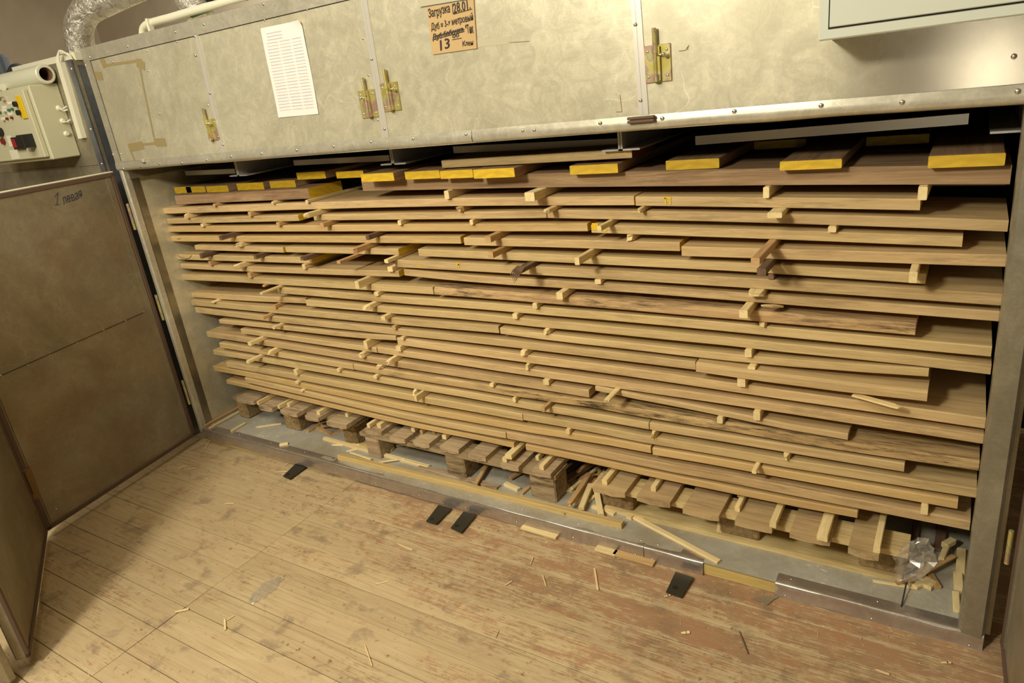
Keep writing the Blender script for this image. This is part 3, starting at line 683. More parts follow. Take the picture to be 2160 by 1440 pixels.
# layer: list of boards (bottom-front-edge pixels, thickness, y, width, material, yellow ends)
def B(pts, t=.032, y=YB, w=.19, m=OAK, ye='', ch=.003, look='oak'): return dict(p=pts, t=t, y=y, w=w, m=m, ye=ye, ch=ch, look=look)
LAY = [
 [B([(373, 431), (654, 419)], .046, .16, m=WALNUT, ye='R', look='thick brown'), B([(766, 403), (1150, 395), (1400, 393), (1700, 390), (2130, 389)], .050, .16, .26, m=WALNUT, ye='LR', look='thick brown')],
 [B([(344, 451), (780, 438), (992, 434), (1338, 433)], .031, ye='R', w=.28), B([(1341, 434), (1700, 439), (1940, 444)], .031, ye='LR', w=.24)],
 [B([(354, 472), (631, 466)], .028, ye='R'), B([(663, 465), (750, 464), (1153, 460)], .027), B([(1155, 460), (1506, 467), (1837, 477), (2125, 489)], .030, ye='LR', w=.27)],
 [B([(358, 489), (750, 488), (1240, 488)], .029, ye='R', m=OAKG, look='golden'), B([(1248, 491), (1700, 507), (2029, 521)], .029, ye='LR', y=.145)],
 [B([(361, 509), (750, 512), (973, 514)], .029, ye='R', m=OAKG, look='golden'), B([(980, 517), (1200, 522.6), (1434, 530)], .030, ye='R', y=.143), B([(1438, 540), (1700, 548.5), (2120, 563)], .032, y=.125, w=.27)],
 [B([(413, 527), (599, 533)], .026, ye='R'), B([(604, 532), (842, 538)], .027, ye='R'), B([(884, 540), (1150, 552), (1593, 574), (1952, 599)], .030, ye='LR', y=.145)],
 [B([(370, 547), (660, 556)], .028, ye='R'), B([(835, 563), (1150, 581), (1400, 596), (1650, 612), (2114, 645)], .033, ye='L', y=.14, w=.29)],
 [B([(382, 566), (500, 572), (760, 582), (843, 584)], .027, ye='R', w=.24), B([(854, 581), (930, 589.7), (1110, 604), (1250, 610.5), (1650, 642), (2106, 678)], .029, ye='R')],
 [B([(384, 590), (500, 595.4), (760, 611), (915, 621)], .032), B([(917, 621), (1000, 628), (1110, 636), (1250, 647), (1360, 658), (1500, 668), (1640, 683), (1720, 689), (1930, 707)], .033, m=WANEY, ch=.009, y=.14, look='rough bark-edged')],
 [B([(587, 618), (760, 633), (860, 641), (1000, 651), (1110, 661), (1250, 672.8), (1430, 688.6), (1640, 710), (1880, 733), (2090, 752.5)], .031, w=.3)],
 [B([(397, 626), (500, 634), (647, 640)], .030, y=.17, w=.3), B([(647, 645), (760, 655), (860, 664), (1000, 674.8), (1110, 687.5), (1250, 700), (1360, 712), (1500, 725), (1640, 742), (1800, 758), (2089, 790)], .030, w=.25)],
 [B([(405, 644), (500, 652.7), (760, 678), (1000, 698.6), (1053, 703)], .032), B([(1056, 704), (1110, 713), (1250, 727.8), (1430, 749), (1640, 772.5), (1800, 784), (1958, 794.5)], .030)],
 [B([(414, 659), (500, 670.4), (760, 698.5), (1000, 723.4), (1110, 736), (1250, 753), (1467, 780)], .031), B([(1468, 784), (1640, 809), (1800, 830), (1955, 847)], .034, y=.125, ch=.008)],
 [B([(464, 682), (500, 685), (760, 714), (836, 718)], .028), B([(839.6, 727), (930, 740), (1110, 765), (1250, 782.8), (1430, 809), (1640, 841), (1800, 863), (2077, 904)], .034, w=.34)],
 [B([(509.6, 703), (760, 739.6), (796, 744)], .027), B([(798, 744), (860, 754), (1000, 774.5), (1110, 791.7), (1250, 811), (1360, 829), (1500, 848), (1640, 869), (1800, 894), (2073, 936)], .030)],
 [B([(438, 710), (500, 719.4), (760, 762), (860, 778), (1000, 800), (1110, 816.7), (1243, 838.5)], .032, w=.26), B([(1256, 824), (1360, 846), (1430, 858), (1500, 872), (1640, 903), (1720, 918), (1788, 929)], .027, ch=.005)],
 [B([(465, 733), (500, 738.8), (746, 780)], .030), B([(747, 780), (860, 800), (1000, 820.6), (1110, 840), (1250, 859.7), (1360, 881), (1500, 902.5), (1640, 929), (1800, 953), (2064, 993)], .032, m=WANEY, w=.3, ch=.006, look='stained rough-edged')],
 [B([(452, 747.5), (500, 754.8), (760, 800.6), (860, 818), (1000, 841.3), (1110, 862.5), (1250, 884.7), (1369, 906)], .030), B([(1371, 906), (1430, 916), (1500, 927.5), (1640, 951), (1800, 978), (1906.6, 995)], .030)],
 [B([(479.6, 774.6), (500, 777.7), (760, 825.6), (860, 844), (1000, 869), (1103, 888)], .034), B([(1104, 886), (1250, 911), (1360, 934.5), (1500, 957.5), (1640, 983), (1800, 1008), (2058, 1050)], .032, w=.28)],
 [B([(452, 781.5), (500, 790), (760, 845), (860, 867), (1000, 891), (1110, 912.5), (1250, 933), (1373, 956)], .030, m=OAKG, look='golden', w=.24), B([(1377, 959), (1500, 979.4), (1640, 1006), (1800, 1034), (2019, 1073.5)], .030, m=OAKG, look='golden')],
 [B([(518.7, 806), (860, 885), (930, 899.6), (1000, 912.5), (1068, 925)], .029, y=.145), B([(1070, 925), (1110, 932), (1250, 959.7), (1360, 985.8), (1500, 1010), (1640, 1039), (1800, 1070), (2044.7, 1119)], .034, w=.26)],
 [B([(479, 809), (500, 813), (860, 898.4), (930, 913), (1000, 926.4), (1085, 945)], .025, m=OAKG, look='golden', w=.24, y=.155), B([(1110, 949), (1250, 978), (1360, 1003), (1500, 1032), (1640, 1061), (1720, 1077), (1808, 1092.5)], .028, m=OAKG, look='golden', y=.152)],
]
NL = len(LAY)
def zinterp(P, X):
    if X <= P[0][0]: a, b = P[0], P[1]
    elif X >= P[-1][0]: a, b = P[-2], P[-1]
    else:
        for a, b in zip(P, P[1:]):
            if a[0] <= X <= b[0]: break
    t = (X - a[0]) / (b[0] - a[0]); t = max(-.3, min(1.3, t)); return a[1] + (b[1] - a[1]) * t
for lay in LAY:
    for b in lay:
        P = [onY(x, y, b['y']) for x, y in b['p']]; b['P'] = [(p.x, p.z) for p in P]
    for b0, b1 in zip(lay, lay[1:]):       # butt ends must not overlap
        if b0['P'][-1][0] > b1['P'][0][0] - .002:
            m_ = (b0['P'][-1][0] + b1['P'][0][0]) / 2; b0['P'][-1] = (m_ - .001, b0['P'][-1][1]); b1['P'][0] = (m_ + .001, b1['P'][0][1])
def lay_bottom(k, X):
    lay = LAY[k]; b = min(lay, key=lambda b: max(b['P'][0][0] - X, X - b['P'][-1][0], 0)); return zinterp(b['P'], X), b
# settle the layers from the bottom up so that nothing interpenetrates (at least 6 mm between layers)
for k in range(NL - 2, -1, -1):
    for b in LAY[k]:
        n_ = max(4, int((b['P'][-1][0] - b['P'][0][0]) / .22)); X0, X1 = b['P'][0][0], b['P'][-1][0]; Q = []
        for i in range(n_ + 1):
            X = X0 + (X1 - X0) * i / n_; z = zinterp(b['P'], X)
            lo = -9
            for c in LAY[k + 1]:
                if c['P'][0][0] - .01 <= X <= c['P'][-1][0] + .01: lo = max(lo, zinterp(c['P'], X) + c['t'])
            z = max(z, lo + .005); Q.append((X, z))
        b['P'] = Q
GAPDBG = []
def clear_above(k, b):           # shrink thickness where the layer above is too close
    if k == 0: return
    mn = 9
    for i in range(21):
        X = b['P'][0][0] + (b['P'][-1][0] - b['P'][0][0]) * i / 20
        for c in LAY[k - 1]:
            if c['P'][0][0] - .01 <= X <= c['P'][-1][0] + .01: mn = min(mn, zinterp(c['P'], X) - zinterp(b['P'], X))
    if mn < 9 and b['t'] > mn - .004: GAPDBG.append((k, round(b['t'], 3), round(mn, 3))); b['t'] = max(.02, mn - .004)
for lay in LAY:
    for b in lay: b['t'] *= .91
for k in range(NL):
    for b in LAY[k]: clear_above(k, b)
print('GAPS', GAPDBG)
def board_mesh(P, t, y, w, ch, ye):
    """long board: chamfered section swept along X through (x, z_bottom) points; local origin at its left bottom front"""
    bm = bmesh.new(); R = []; x0, z0 = P[0]; c = min(ch, t * .4)
    n_ = max(2, int((P[-1][0] - x0) / .16))
    for i in range(n_ + 1):
        X = x0 + (P[-1][0] - x0) * i / n_; z = zinterp(P, X) - z0; e = noise.noise(Vector((X * 3, z0 * 9, 1))) * (.0012 if ch < .005 else .003)
        sec = ((0 + e, .0012), (.0012 + e, 0), (w, 0), (w, t), (c + e, t), (e, t - c))
        R.append([bm.verts.new((X - x0, yy_, z + zz)) for yy_, zz in sec])
    for a, b in zip(R, R[1:]):
        for j in range(6): bm.faces.new((a[j], a[(j + 1) % 6], b[(j + 1) % 6], b[j]))
    fL = bm.faces.new(R[0]); fR = bm.faces.new(R[-1][::-1])
    if 'L' in ye: fL.material_index = 1
    if 'R' in ye: fR.material_index = 1
    return bm
boards = []
YMARK = flat('yellow_paint_mark', (222, 182, 30), .5)
MARKS = [(1, 1, [(((1399, 417), (1416, 417)), .006), (((1403, 417), (1405, 430)), .005), (((1413, 417), (1415, 431)), .004)], YMARK), (3, 1, [(((1249, 477), (1262, 478)), .022), (((1262, 484), (1280, 486)), .006)], YMARK),
 (6, 1, [(((963, 556), (970, 557)), .010), (((967, 556), (969, 564)), .005), (((880, 560), (890, 560)), .004)], YMARK), (6, 0, [(((374, 537), (382, 543), (392, 546), (400, 544), (405, 538)), .0022)], INK), (4, 0, [(((374, 504), (382, 503)), .002)], INK)]
for k, lay in enumerate(LAY):
    n_ = len(lay)
    for i, b in enumerate(lay):
        side = '' if n_ == 1 else (('left', 'right')[i] if n_ == 2 else ('left', 'middle', 'right')[i])
        lab = '%s board, %s in the %s layer from the top of the stack' % (b['look'] if 'oak' in b['look'] else b['look'] + (' oak' if b['look'] != 'thick brown' else ''), 'the only one' if not side else side + ' one', ORD[k])
        bm = board_mesh(b['P'], b['t'], b['y'], b['w'], b['ch'], b['ye'])
        o = obj('lumber_board', bm, [b['m'], YEND], label=lab, cat='board', group='boards stacked in the kiln'); o.location = (b['P'][0][0], b['y'], b['P'][0][1]); boards.append((k, o))
        for kk_, ii_, px_, m_ in MARKS:
            if (kk_, ii_) == (k, i):
                bm = bmesh.new(); pl = (Vector((0, b['y'], 0)), Vector((0, -1, 0)))
                for l_, w_ in px_: line_on(bm, l_, w_, .0016, 0, pl)
                obj('paint_mark' if m_ is YMARK else 'pen_mark', bm, m_, o)
# second-row boards seen behind the shorter front ones
for k, xa, xb, ye, txt in ((0, 1.9, 3.25, 'R', 'second layer'), (1, 1.6, 3.40, 'R', 'second layer'), (5, 2.2, 3.39, '', ''), (8, 2.3, 3.38, '', ''), (11, 2.0, 3.39, '', ''), (12, 2.0, 3.39, '', ''), (15, 2.2, 3.37, '', ''), (17, 2.4, 3.37, '', ''), (21, 1.6, 2.9, '', '')):
    t = .03; y0 = .47
    P = [(x, lay_bottom(k, min(x, 3.3))[0] + (.004 if k == 0 else 0)) for x in (xa, xb)]
    bm = board_mesh(P, t, y0, .2, .003, ye); o = obj('lumber_board', bm, [OAK, YEND], label='shaded board of the row behind, level with the %s layer from the top' % ORD[k], cat='board', group='boards of the second row'); o.location = (xa, y0, P[0][1])

def stick_mesh(L, w, h, ch=.0015, rag=0, yend=False):
    """stick along local +X, origin at front end centre"""
    bm = bmesh.new(); R = []; w2, h2 = w / 2, h / 2; n_ = 4 if rag else 1
    xs_ = [0, .01 + rag * .01, L * .5, L] if rag else [0, L]
    for i, X in enumerate(xs_):
        row = []
        for (a, b) in ((-w2, -h2 + ch), (-w2 + ch, -h2), (w2 - ch, -h2), (w2, -h2 + ch), (w2, h2 - ch), (w2 - ch, h2), (-w2 + ch, h2), (-w2, h2 - ch)):
            dx = random.uniform(-.012, .012) * rag if i == 0 else 0; s = 1 if i or not rag else random.uniform(.35, 1)
            row.append(bm.verts.new((X + dx, a * s, b * s)))
        R.append(row)
    for a, b in zip(R, R[1:]):
        for j in range(8): bm.faces.new((a[j], a[(j + 1) % 8], b[(j + 1) % 8], b[j]))
    f = bm.faces.new(R[0]); bm.faces.new(R[-1][::-1])
    if yend: f.material_index = 1
    return bm
# ---- cross boards with yellow painted ends on top of the stack
def topz(X): return max(zinterp(b['P'], X) + b['t'] for b in LAY[0]) if 0 else (lambda b: zinterp(b['P'], X) + b['t'])(LAY[0][0] if X < .95 else LAY[0][1])
CROSS = [((369, 403.5), (404, 401.5), 390, 'far left, half hidden', 0), ((394, 405), (434, 402.5), 392.5, '', 0), ((437, 406), (483, 403), 393, '', 0), ((502, 402.5), (558, 398), 388, '', 0), ((571, 398), (625.4, 395.4), 383.5, '', 0), ((631, 395), (691.5, 392), 380, '', 0),
 ((712, 384), (770, 381.5), 370, '', .03), ((763.5, 386.7), (833, 383.5), 370, '', 0), ((855, 377.5), (929, 375), 361, '', 0), ((929, 376), (999, 374), 359, '', .0), ((999.6, 378), (1087, 375), 359, '', 0), ((1202, 366), (1304.5, 364), 347, '', 0),
 ((1404, 355), (1518, 356), 335, '', 0), ((1644, 356), (1776, 356), 337, '', 0), ((1956, 350.5), (2120, 350), 325, '', 0), ((1590, 317), (1701, 317), 300, 'back', .45), ((1825, 320), (1959, 317), 301, 'back', .45)]
CL = ['%s cross board with yellow painted end on top of the stack' % s for s in ('leftmost, half-hidden', 'second from left', 'third from left', 'fourth from left', 'fifth from left', 'sixth from left', 'seventh from left', 'eighth from left', 'ninth from left', 'tenth from left', 'eleventh from left', 'twelfth from left', 'fifth from right', 'second from right among the front', 'rightmost, widest')] + ['set-back cross board with yellow end, second from right group left side', 'set-back cross board with dim yellow end beside the rightmost one']
CL[12] = 'yellow-ended cross board just left of the orange-edged one, third front one from right'
CL[13] = 'cross board with bright orange-edged yellow end, second front one from right'
for i, (a, b, yt, note_, back) in enumerate(CROSS):
    x = (a[0] + b[0]) / 2
    if back:
        y = .55 if back > .1 else .20; A, Bp = onY(*a, y), onY(*b, y)
        if back > .1: pass
    else:
        A0 = onZ(*a, 1.30); zt_ = topz(A0.x); 
        if i < 6: zt_ = topz(min(A0.x, .6))
        A = onZ(*a, zt_ + .001); Bp = onZ(*b, zt_ + .001); y = max(.09, min(.22, (A.y + Bp.y) / 2)); A, Bp = onY(*a, y), onY(*b, y)
    zb_ = topz(x and (A.x + Bp.x) / 2) + .001 if not back > .1 else topz((A.x + Bp.x) / 2) + .001
    wd = Bp.x - A.x - .002; T_ = onY(a[0], yt, y).z; th = max(.02, min(.036, T_ - A.z))
    bm = stick_mesh(.75, wd, th, .002, 0, True); o = obj('cross_board', bm, [WALNUT, YEND], label=CL[i], cat='board', group='yellow-ended cross boards'); o.location = ((A.x + Bp.x) / 2, y, zb_ + th / 2); o.rotation_euler = (0, 0, math.pi / 2)
# long board lying on the cross boards
A, Bp = onY(933, 355, .14), onY(1334, 343, .14); zz_ = topz(2) + .001 + .0335
bm = board_mesh([(A.x, zz_), (Bp.x, zz_)], .026, 0, .2, .002, 'R'); o = obj('lumber_board', bm, [OAK, flat('dark_red_end', (88, 34, 28), .7)], label='single board with dark red end lying on the yellow-ended boards', cat='board'); o.location = (A.x, .14, zz_)

# ================================================================ STICKERS between the layers
S = [ # front end px, entry px (or None), width, material, ragged
 ((451, 431), None, .016, 'T', 0), ((573, 426), (590, 424), .018, 'P', .6), ((647, 425), None, .016, 'P', 0), ((389, 457), (402, 453), .018, 'P', .4), ((526, 451), (535, 448), .018, 'T', 0), ((642, 456), (672, 444), .02, 'P', .5),
 ((426, 475), (433, 474), .02, 'P', 0), ((586, 473), (593, 471), .02, 'T', 0), ((679, 475), (697, 468), .02, 'T', 0), ((465, 502), (497, 491), .02, 'D', 0), ((500, 518), (507, 513), .026, 'P', .4), ((424, 540), (449, 531), .02, 'D', 0),
 ((538, 542), (561, 534), .018, 'D', 0), ((442.5, 555), (450, 552), .02, 'T', 0), ((495, 564), (520, 555), .024, 'P', 1), ((525, 578), (533, 575), .022, 'T', 0), ((638, 546), (661, 535), .022, 'D', .6), ((640, 560), (655, 556), .02, 'P', 0),
 ((714, 553), (745, 542), .02, 'T', 0), ((743.5, 530), (780, 515), .026, 'T', .3), ((942, 411), (971, 402), .02, 'P', 0), ((1117, 415), (1158, 399), .036, 'P', 0), ((967, 440), (983, 437), .022, 'T', .7), ((1149, 447), (1171, 436), .02, 'P', .4),
 ((842, 467.5), None, .016, 'P', 0), ((994, 468), None, .014, 'P', 0), ((775, 501), (802, 491), .018, 'D', 0), ((1029, 505), (1062, 492), .024, 'T', 0), ((1035, 538), (1062, 524), .02, 'T', 0), ((814.6, 551), (854, 535), .02, 'P', 0), ((822, 563), (835, 560), .026, 'P', 0),
 ((1096, 570), (1135, 553), .028, 'D', 1), ((1616, 399), None, .016, 'P', 0), ((1349, 444), (1369, 436), .012, 'P', .5), ((1634, 454), (1639, 442), .038, 'P', 0), ((1264, 482), (1295, 464), .014, 'P', 0), ((1327, 502), None, .024, 'P', .4),
 ((1217, 551), (1259, 529), .016, 'P', 0), ((1593, 552), (1634, 510), .022, 'T', 0), ((1606, 573.6), (1629, 551), .024, 'D', 0), ((1626, 584), None, .016, 'D', 0), ((1261, 594), None, .022, 'P', 0), ((1946, 408), (1946, 399), .020, 'P', 0),
 ((1755, 484), None, .02, 'P', 0), ((1926, 585), (1931, 563), .018, 'P', 0), ((753, 601), (787, 585), .02, 'P', 0), ((793, 618), (799, 616), .022, 'P', 0), ((770, 650), (789, 636), .022, 'P', 1), ((808, 671), (823, 659.6), .022, 'P', 0),
 ((551, 619), (578, 606), .018, 'P', 0), ((555, 599.5), None, .016, 'T', 0), ((448, 634), None, .024, 'P', 0), ((578, 641.7), None, .016, 'T', 0), ((555, 675.6), None, .016, 'T', 0), ((578, 696), None, .014, 'P', 0), ((526, 725), (555, 711.5), .024, 'P', 0),
 ((567, 745), (582.5, 735), .022, 'P', .4), ((522, 763.5), (549, 749), .018, 'P', 0), ((622, 780), None, .022, 'P', 0), ((713, 779), None, .018, 'P', 0), ((625, 803), None, .022, 'P', 0), ((635.6, 824), None, .02, 'P', 0),
 ((771, 727), (784.6, 720), .02, 'P', 0), ((759.6, 751), (772, 741.7), .02, 'P', .5), ((797, 774), None, .03, 'P', .5), ((791, 795), (799, 789.6), .02, 'P', 0), ((818, 765), (837, 753), .018, 'P', .8), ((839.6, 734), (849, 731), .026, 'P', 0),
 ((847, 709), None, .016, 'P', 0), ((830, 686.5), None, .018, 'T', 0), ((1128, 645), None, .018, 'P', 0), ((1085.4, 663.5), None, .02, 'P', 0), ((1151, 695), None, .018, 'P', .4), ((1104, 744), None, .022, 'P', .4), ((1111, 773), (1122, 768), .014, 'P', .6),
 ((1151, 802), None, .024, 'P', 0), ((1036, 809), None, .018, 'P', 0), ((872, 824), None, .016, 'P', .5), ((1084, 840.6), (1092, 836), .014, 'P', 0), ((1180, 624), (1202, 610), .024, 'P', 0), ((1593, 621), None, .042, 'P', .3), ((1568, 662.5), (1590, 640), .024, 'P', 0),
 ((1607, 683), None, .02, 'P', .3), ((1578, 741), None, .02, 'P', 0), ((1585, 776), None, .022, 'P', 0), ((1563.5, 806), None, .024, 'P', 0), ((1279, 845), (1298, 834), .02, 'P', .6), ((1596, 877), (1598, 864.6), .02, 'P', 0), ((1518, 880), None, .018, 'P', 0),
 ((1377, 915.6), None, .016, 'P', .8), ((1590.6, 1000), None, .014, 'P', 0), ((1197, 907), None, .016, 'P', 0), ((1657.5, 959), None, .018, 'P', .4), ((1950, 1073), (1951, 1065), .018, 'P', 0), ((1146, 869.6), None, .014, 'T', 0), ((878, 848), None, .012, 'P', 0),
]
ST = {'P': PALE, 'T': TANW, 'D': DARKW}; SN = {'P': 'pale', 'T': 'tan', 'D': 'dark'}
stk = []
for f, e, w, mt, rag in S:
    ex = e or f; q = onY(*ex, YB - .012 if e else YB - .03); best = None
    for k in range(NL - 1):
        zu, bu = lay_bottom(k, q.x); zl, bl = lay_bottom(k + 1, q.x); zl += bl['t']; gm = (zu + zl) / 2
        if best is None or abs(gm - q.z) < best[0]: best = (abs(gm - q.z), k, gm, zu - zl)
    k = best[1]; X = q.x
    for _ in range(3):
        zu, _b = lay_bottom(k, X); zl, bl = lay_bottom(k + 1, X); zl += bl['t']; g = zu - zl; zm = (zu + zl) / 2; p = onZ(*f, zm); X = p.x
    y = max(-.09 if e else YB - .05, min(YB - .012, p.y)); p = onY(*f, y)
    # gap must be clear for the whole depth, boards are level across y
    h = max(.008, g - .0012)
    stk.append([k, p.x, y, zm, w, h, mt, rag, f])
stk.sort(key=lambda s: (s[0], s[1]))
for k in range(NL):
    row = [s for s in stk if s[0] == k]
    for i in range(1, len(row)):
        if row[i][1] - row[i - 1][1] < (row[i][4] + row[i - 1][4]) / 2 + .002: row[i][1] = row[i - 1][1] + (row[i][4] + row[i - 1][4]) / 2 + .003
    for i, (kk, X, y, zm, w, h, mt, rag, f) in enumerate(row):
        zu, _b = lay_bottom(k, X); zl, bl = lay_bottom(k + 1, X); zl += bl['t']
        pos = 'only' if len(row) == 1 else ORD[i] + ' from left'
        o = obj('spacer_stick', stick_mesh(.42, w, h, min(.002, h * .2), rag), [ST[mt], YEND], label='%s spacer stick poking out below the %s board layer, %s there' % (SN[mt], ORD[k], pos), cat='stick', group='spacer sticks between board layers')
        o.location = (X, y, (zu + zl) / 2); o.rotation_euler = (0, 0, math.pi / 2 + (random.uniform(-.015, .015) if y > .1 else 0))
# frayed tail of the splintered dark stick
bm = bmesh.new(); q = onY(1090, 572, .02)
for k in range(5): tube(bm, [q + Vector((.006 * k - .012, .03, .008)), q + Vector((.005 * k - .016, 0, -.004 * k)), q + Vector((-.02 + .003 * k, -.012, -.012 - .006 * k))], [.004, .003, .0008], 5)
tag(obj('wood_splinter', bm, DARKW), 'frayed dark splinter hanging from a stick end mid stack', 'splinter')
# long splinter between layers, chips
def free_stick(p, q, w, h, m, name, label, cat='stick', group=None, rag=0, z=None, roll=0):
    p, q = Vector(p), Vector(q); d = q - p; bm = stick_mesh(d.length, w, h, min(.002, h * .25), rag)
    o = obj(name, bm, [m, YEND], label=label, cat=cat, group=group); o.location = p; o.rotation_mode = 'QUATERNION'; o.rotation_quaternion = d.to_track_quat('X', 'Z'); return o
free_stick(onY(1897, 859, .10), onY(1800, 832, .135), .022, .006, PALE, 'wood_splinter', 'pale flat splinter sticking out near the right end of the stack', 'splinter', rag=.5)
free_stick(onY(1612, 645, .10), onY(1645, 645, .16), .026, .006, PALE, 'wood_splinter', 'small torn bark chip under the eighth layer', 'splinter', rag=1)

# ================================================================ PALLETS
def kz(x): return sz(x) - .002
def pallet(name, label, xa, xb, yfr, ztop, boardpx, mt_deck, mt_str, blocks, mt_blk, bottom=None, th=.02, str_th=.018, depth=.8, yblk=.004):
    P = empty(name, ((xa + xb) / 2, yfr + .4, kz((xa + xb) / 2)), label, 'pallet')
    for a, b in boardpx:
        A, Bp = onZ(*a, ztop(onZ(*a, .2).x) - th), onZ(*b, ztop(onZ(*b, .2).x) - th); x0, x1 = A.x, Bp.x; xm = (x0 + x1) / 2; yf_ = (A.y + Bp.y) / 2; yf_ = max(-.02, min(.2, yf_))
        bm = bmesh.new(); w_ = x1 - x0; zt_ = ztop(xm)
        n_ = 5; top = []; pts = []
        for i in range(n_ + 1): pts.append((x0 + w_ * i / n_, yf_ + random.uniform(-.003, .003) + (.006 if i in (0, n_) else 0)))
        pts += [(x1, yf_ + depth), (x0, yf_ + depth)]
        prism(bm, [(px_, py_, zt_) for px_, py_ in pts], (0, 0, -th))
        o = obj('deck_board', bm, mt_deck, P)
    zs = lambda x: ztop(x) - th - .0005
    bm = bmesh.new(); prism(bm, [(xa, yfr, zs(xa)), (xb, yfr, zs(xb)), (xb, yfr, zs(xb) - str_th), (xa, yfr, zs(xa) - str_th)], (0, .1, 0)); obj('stringer_board', bm, mt_str, P)
    bm = bmesh.new(); prism(bm, [(xa, yfr + depth - .12, zs(xa)), (xb, yfr + depth - .12, zs(xb)), (xb, yfr + depth - .12, zs(xb) - str_th), (xa, yfr + depth - .12, zs(xa) - str_th)], (0, .1, 0)); obj('stringer_board', bm, mt_str, P)
    for (bx0, bx1), mb in zip(blocks, mt_blk):
        bm = bmesh.new(); xm = (bx0 + bx1) / 2; zb_ = kz(xm) + (.001 if bottom is None else .021); box(bm, (bx0, yfr + yblk, zb_), (bx1, yfr + .105, zs(xm) - str_th - .001), 0, .006)
        obj('pallet_block', bm, mb, P)
        bm = bmesh.new(); box(bm, (bx0 + .01, yfr + .69, zb_), (bx1 - .01, yfr + .78, zs(xm) - str_th - .001), 0, .006); obj('pallet_block', bm, mb, P)
    if bottom:
        bm = bmesh.new(); x0, x1 = bottom; prism(bm, [(x0, yfr + yblk - .01, kz(x0) + .001), (x1, yfr + yblk - .01, kz(x1) + .001), (x1, yfr + yblk - .01, kz(x1) + .02), (x0, yfr + yblk - .01, kz(x0) + .02)], (0, .1, 0)); obj('bottom_board', bm, mt_str, P)
    return P
def bot22(X): return lay_bottom(NL - 1, X)[0]
zt1 = lambda x: min(.222 - .009 * x, bot22(x) - .012)
zt2 = lambda x: min(.200 - .004 * (x - 2.3), bot22(x) - .014)
zp1 = lambda x: .223 - .010 * x
zp2 = lambda x: .199 - .004 * (x - 2.2)
D1 = [((500, 844), (531, 857)), ((546, 863), (572, 871)), ((589.6, 873), (627, 881)), ((644, 884), (669, 892)), ((689.6, 896), (727, 908))]
D2 = [((771, 911), (800, 923)), ((823, 929), (852, 938)), ((872, 938), (902, 948)), ((929, 949), (964.6, 961)), ((987.5, 966), (1023, 976)), ((1055, 986), (1092, 997)), ((1122, 1000), (1160, 1012))]
D3 = [((1251, 1036), (1315.5, 1054)), ((1343, 1056), (1411.6, 1074)), ((1439, 1084), (1516, 1100)), ((1550, 1108), (1627, 1128)), ((1665, 1134), (1749, 1156)), ((1787, 1171), (1853, 1183))]
pallet('wooden_pallet', 'weathered dark pallet at the left end under the stack', .08, .99, .17, zp1, D1, GREYW, OLDW, [(.09, .17), (.46, .57), (.88, .97)], [BLOCK, BLOCK, BLOCK])
pallet('wooden_pallet', 'grey-brown middle pallet with square end block', 1.07, 2.09, .11, zp1, D2, GREYW, OLDW, [(1.09, 1.17), (1.55, 1.65), (1.965, 2.08)], [GREYW, OLDW, OLDW])
pallet('wooden_pallet', 'newer pale pallet with wide deck boards at the right', 2.24, 3.262, .115, zp2, D3, DECK3, NEWP, [(2.26, 2.38), (2.70, 2.83), (3.13, 3.258)], [BLOCK, BLOCK, BLOCK], bottom=(2.27, 3.25), yblk=.035)
# sticks lying on the pallets under the lowest boards
PS = [((544, 850), (573, 833), .016, 'P'), ((587.5, 858), (604, 848), .014, 'P'), ((608, 854), (627, 845), .02, 'P'), ((671, 871), (692, 860), .022, 'P'), ((731, 875), (741, 871), .018, 'P'), ((777, 898), (792, 885), .018, 'P'), ((799, 898), (821, 877), .024, 'P'),
 ((871, 906), (878, 903), .02, 'P'), ((888.5, 911), (893, 908), .016, 'T'), ((914.6, 911), None, .014, 'T'), ((936.5, 921.7), (946, 917), .022, 'P'), ((1064, 970), (1087, 947), .02, 'P'), ((1133, 966), (1140, 960), .014, 'P'), ((1142, 986), (1167, 963), .02, 'P'), ((611.7, 835.4), None, .022, 'P'),
 ((1275, 1017), (1295, 992), .02, 'P'), ((1378, 1031), (1391, 1011), .018, 'P'), ((1555, 1073), (1562, 1059), .016, 'P'), ((1630, 1107), (1643, 1061), .02, 'P'), ((1734, 1135), (1747, 1082), .03, 'P'), ((1849, 1160), (1857.5, 1095), .018, 'P')]
cnt = 0; PSL = []
for f, e, w, mt in PS:
    q = onZ(*f, .2); zd = (zp1 if q.x < 2.15 else zp2)(q.x); h = max(.010, min(.02, bot22(q.x) - zd - .002)); p = onZ(*f, zd + h / 2 + .0008); p.y = max(.0, p.y); PSL.append((p.x, p.y, zd, w, h, mt))
PSL.sort()
for i, (x, y, zd, w, h, mt) in enumerate(PSL):
    where = 'left pallet' if x < 1.03 else ('middle pallet' if x < 2.15 else 'right pallet'); n_ = len([1 for s in PSL if s[0] < x and (('left pallet' if s[0] < 1.03 else ('middle pallet' if s[0] < 2.15 else 'right pallet')) == where)])
    o = obj('spacer_stick', stick_mesh(.4, w, h, .0015), [ST[mt], YEND], label='pale spacer stick lying on the %s under the lowest boards, %s from left' % (where, ORD[n_]), cat='stick', group='spacer sticks on the pallets'); o.location = (x, y, zd + h / 2 + .0006); o.rotation_euler = (0, 0, math.pi / 2)
p = onZ(1098, 938, .235); o = obj('spacer_stick', stick_mesh(.3, .03, .02), [PALE], label='thick pale stick end resting over the gap in the lowest board layer', cat='stick'); o.location = (p.x, min(p.y, .1), .232); o.rotation_euler = (0, 0, math.pi / 2)
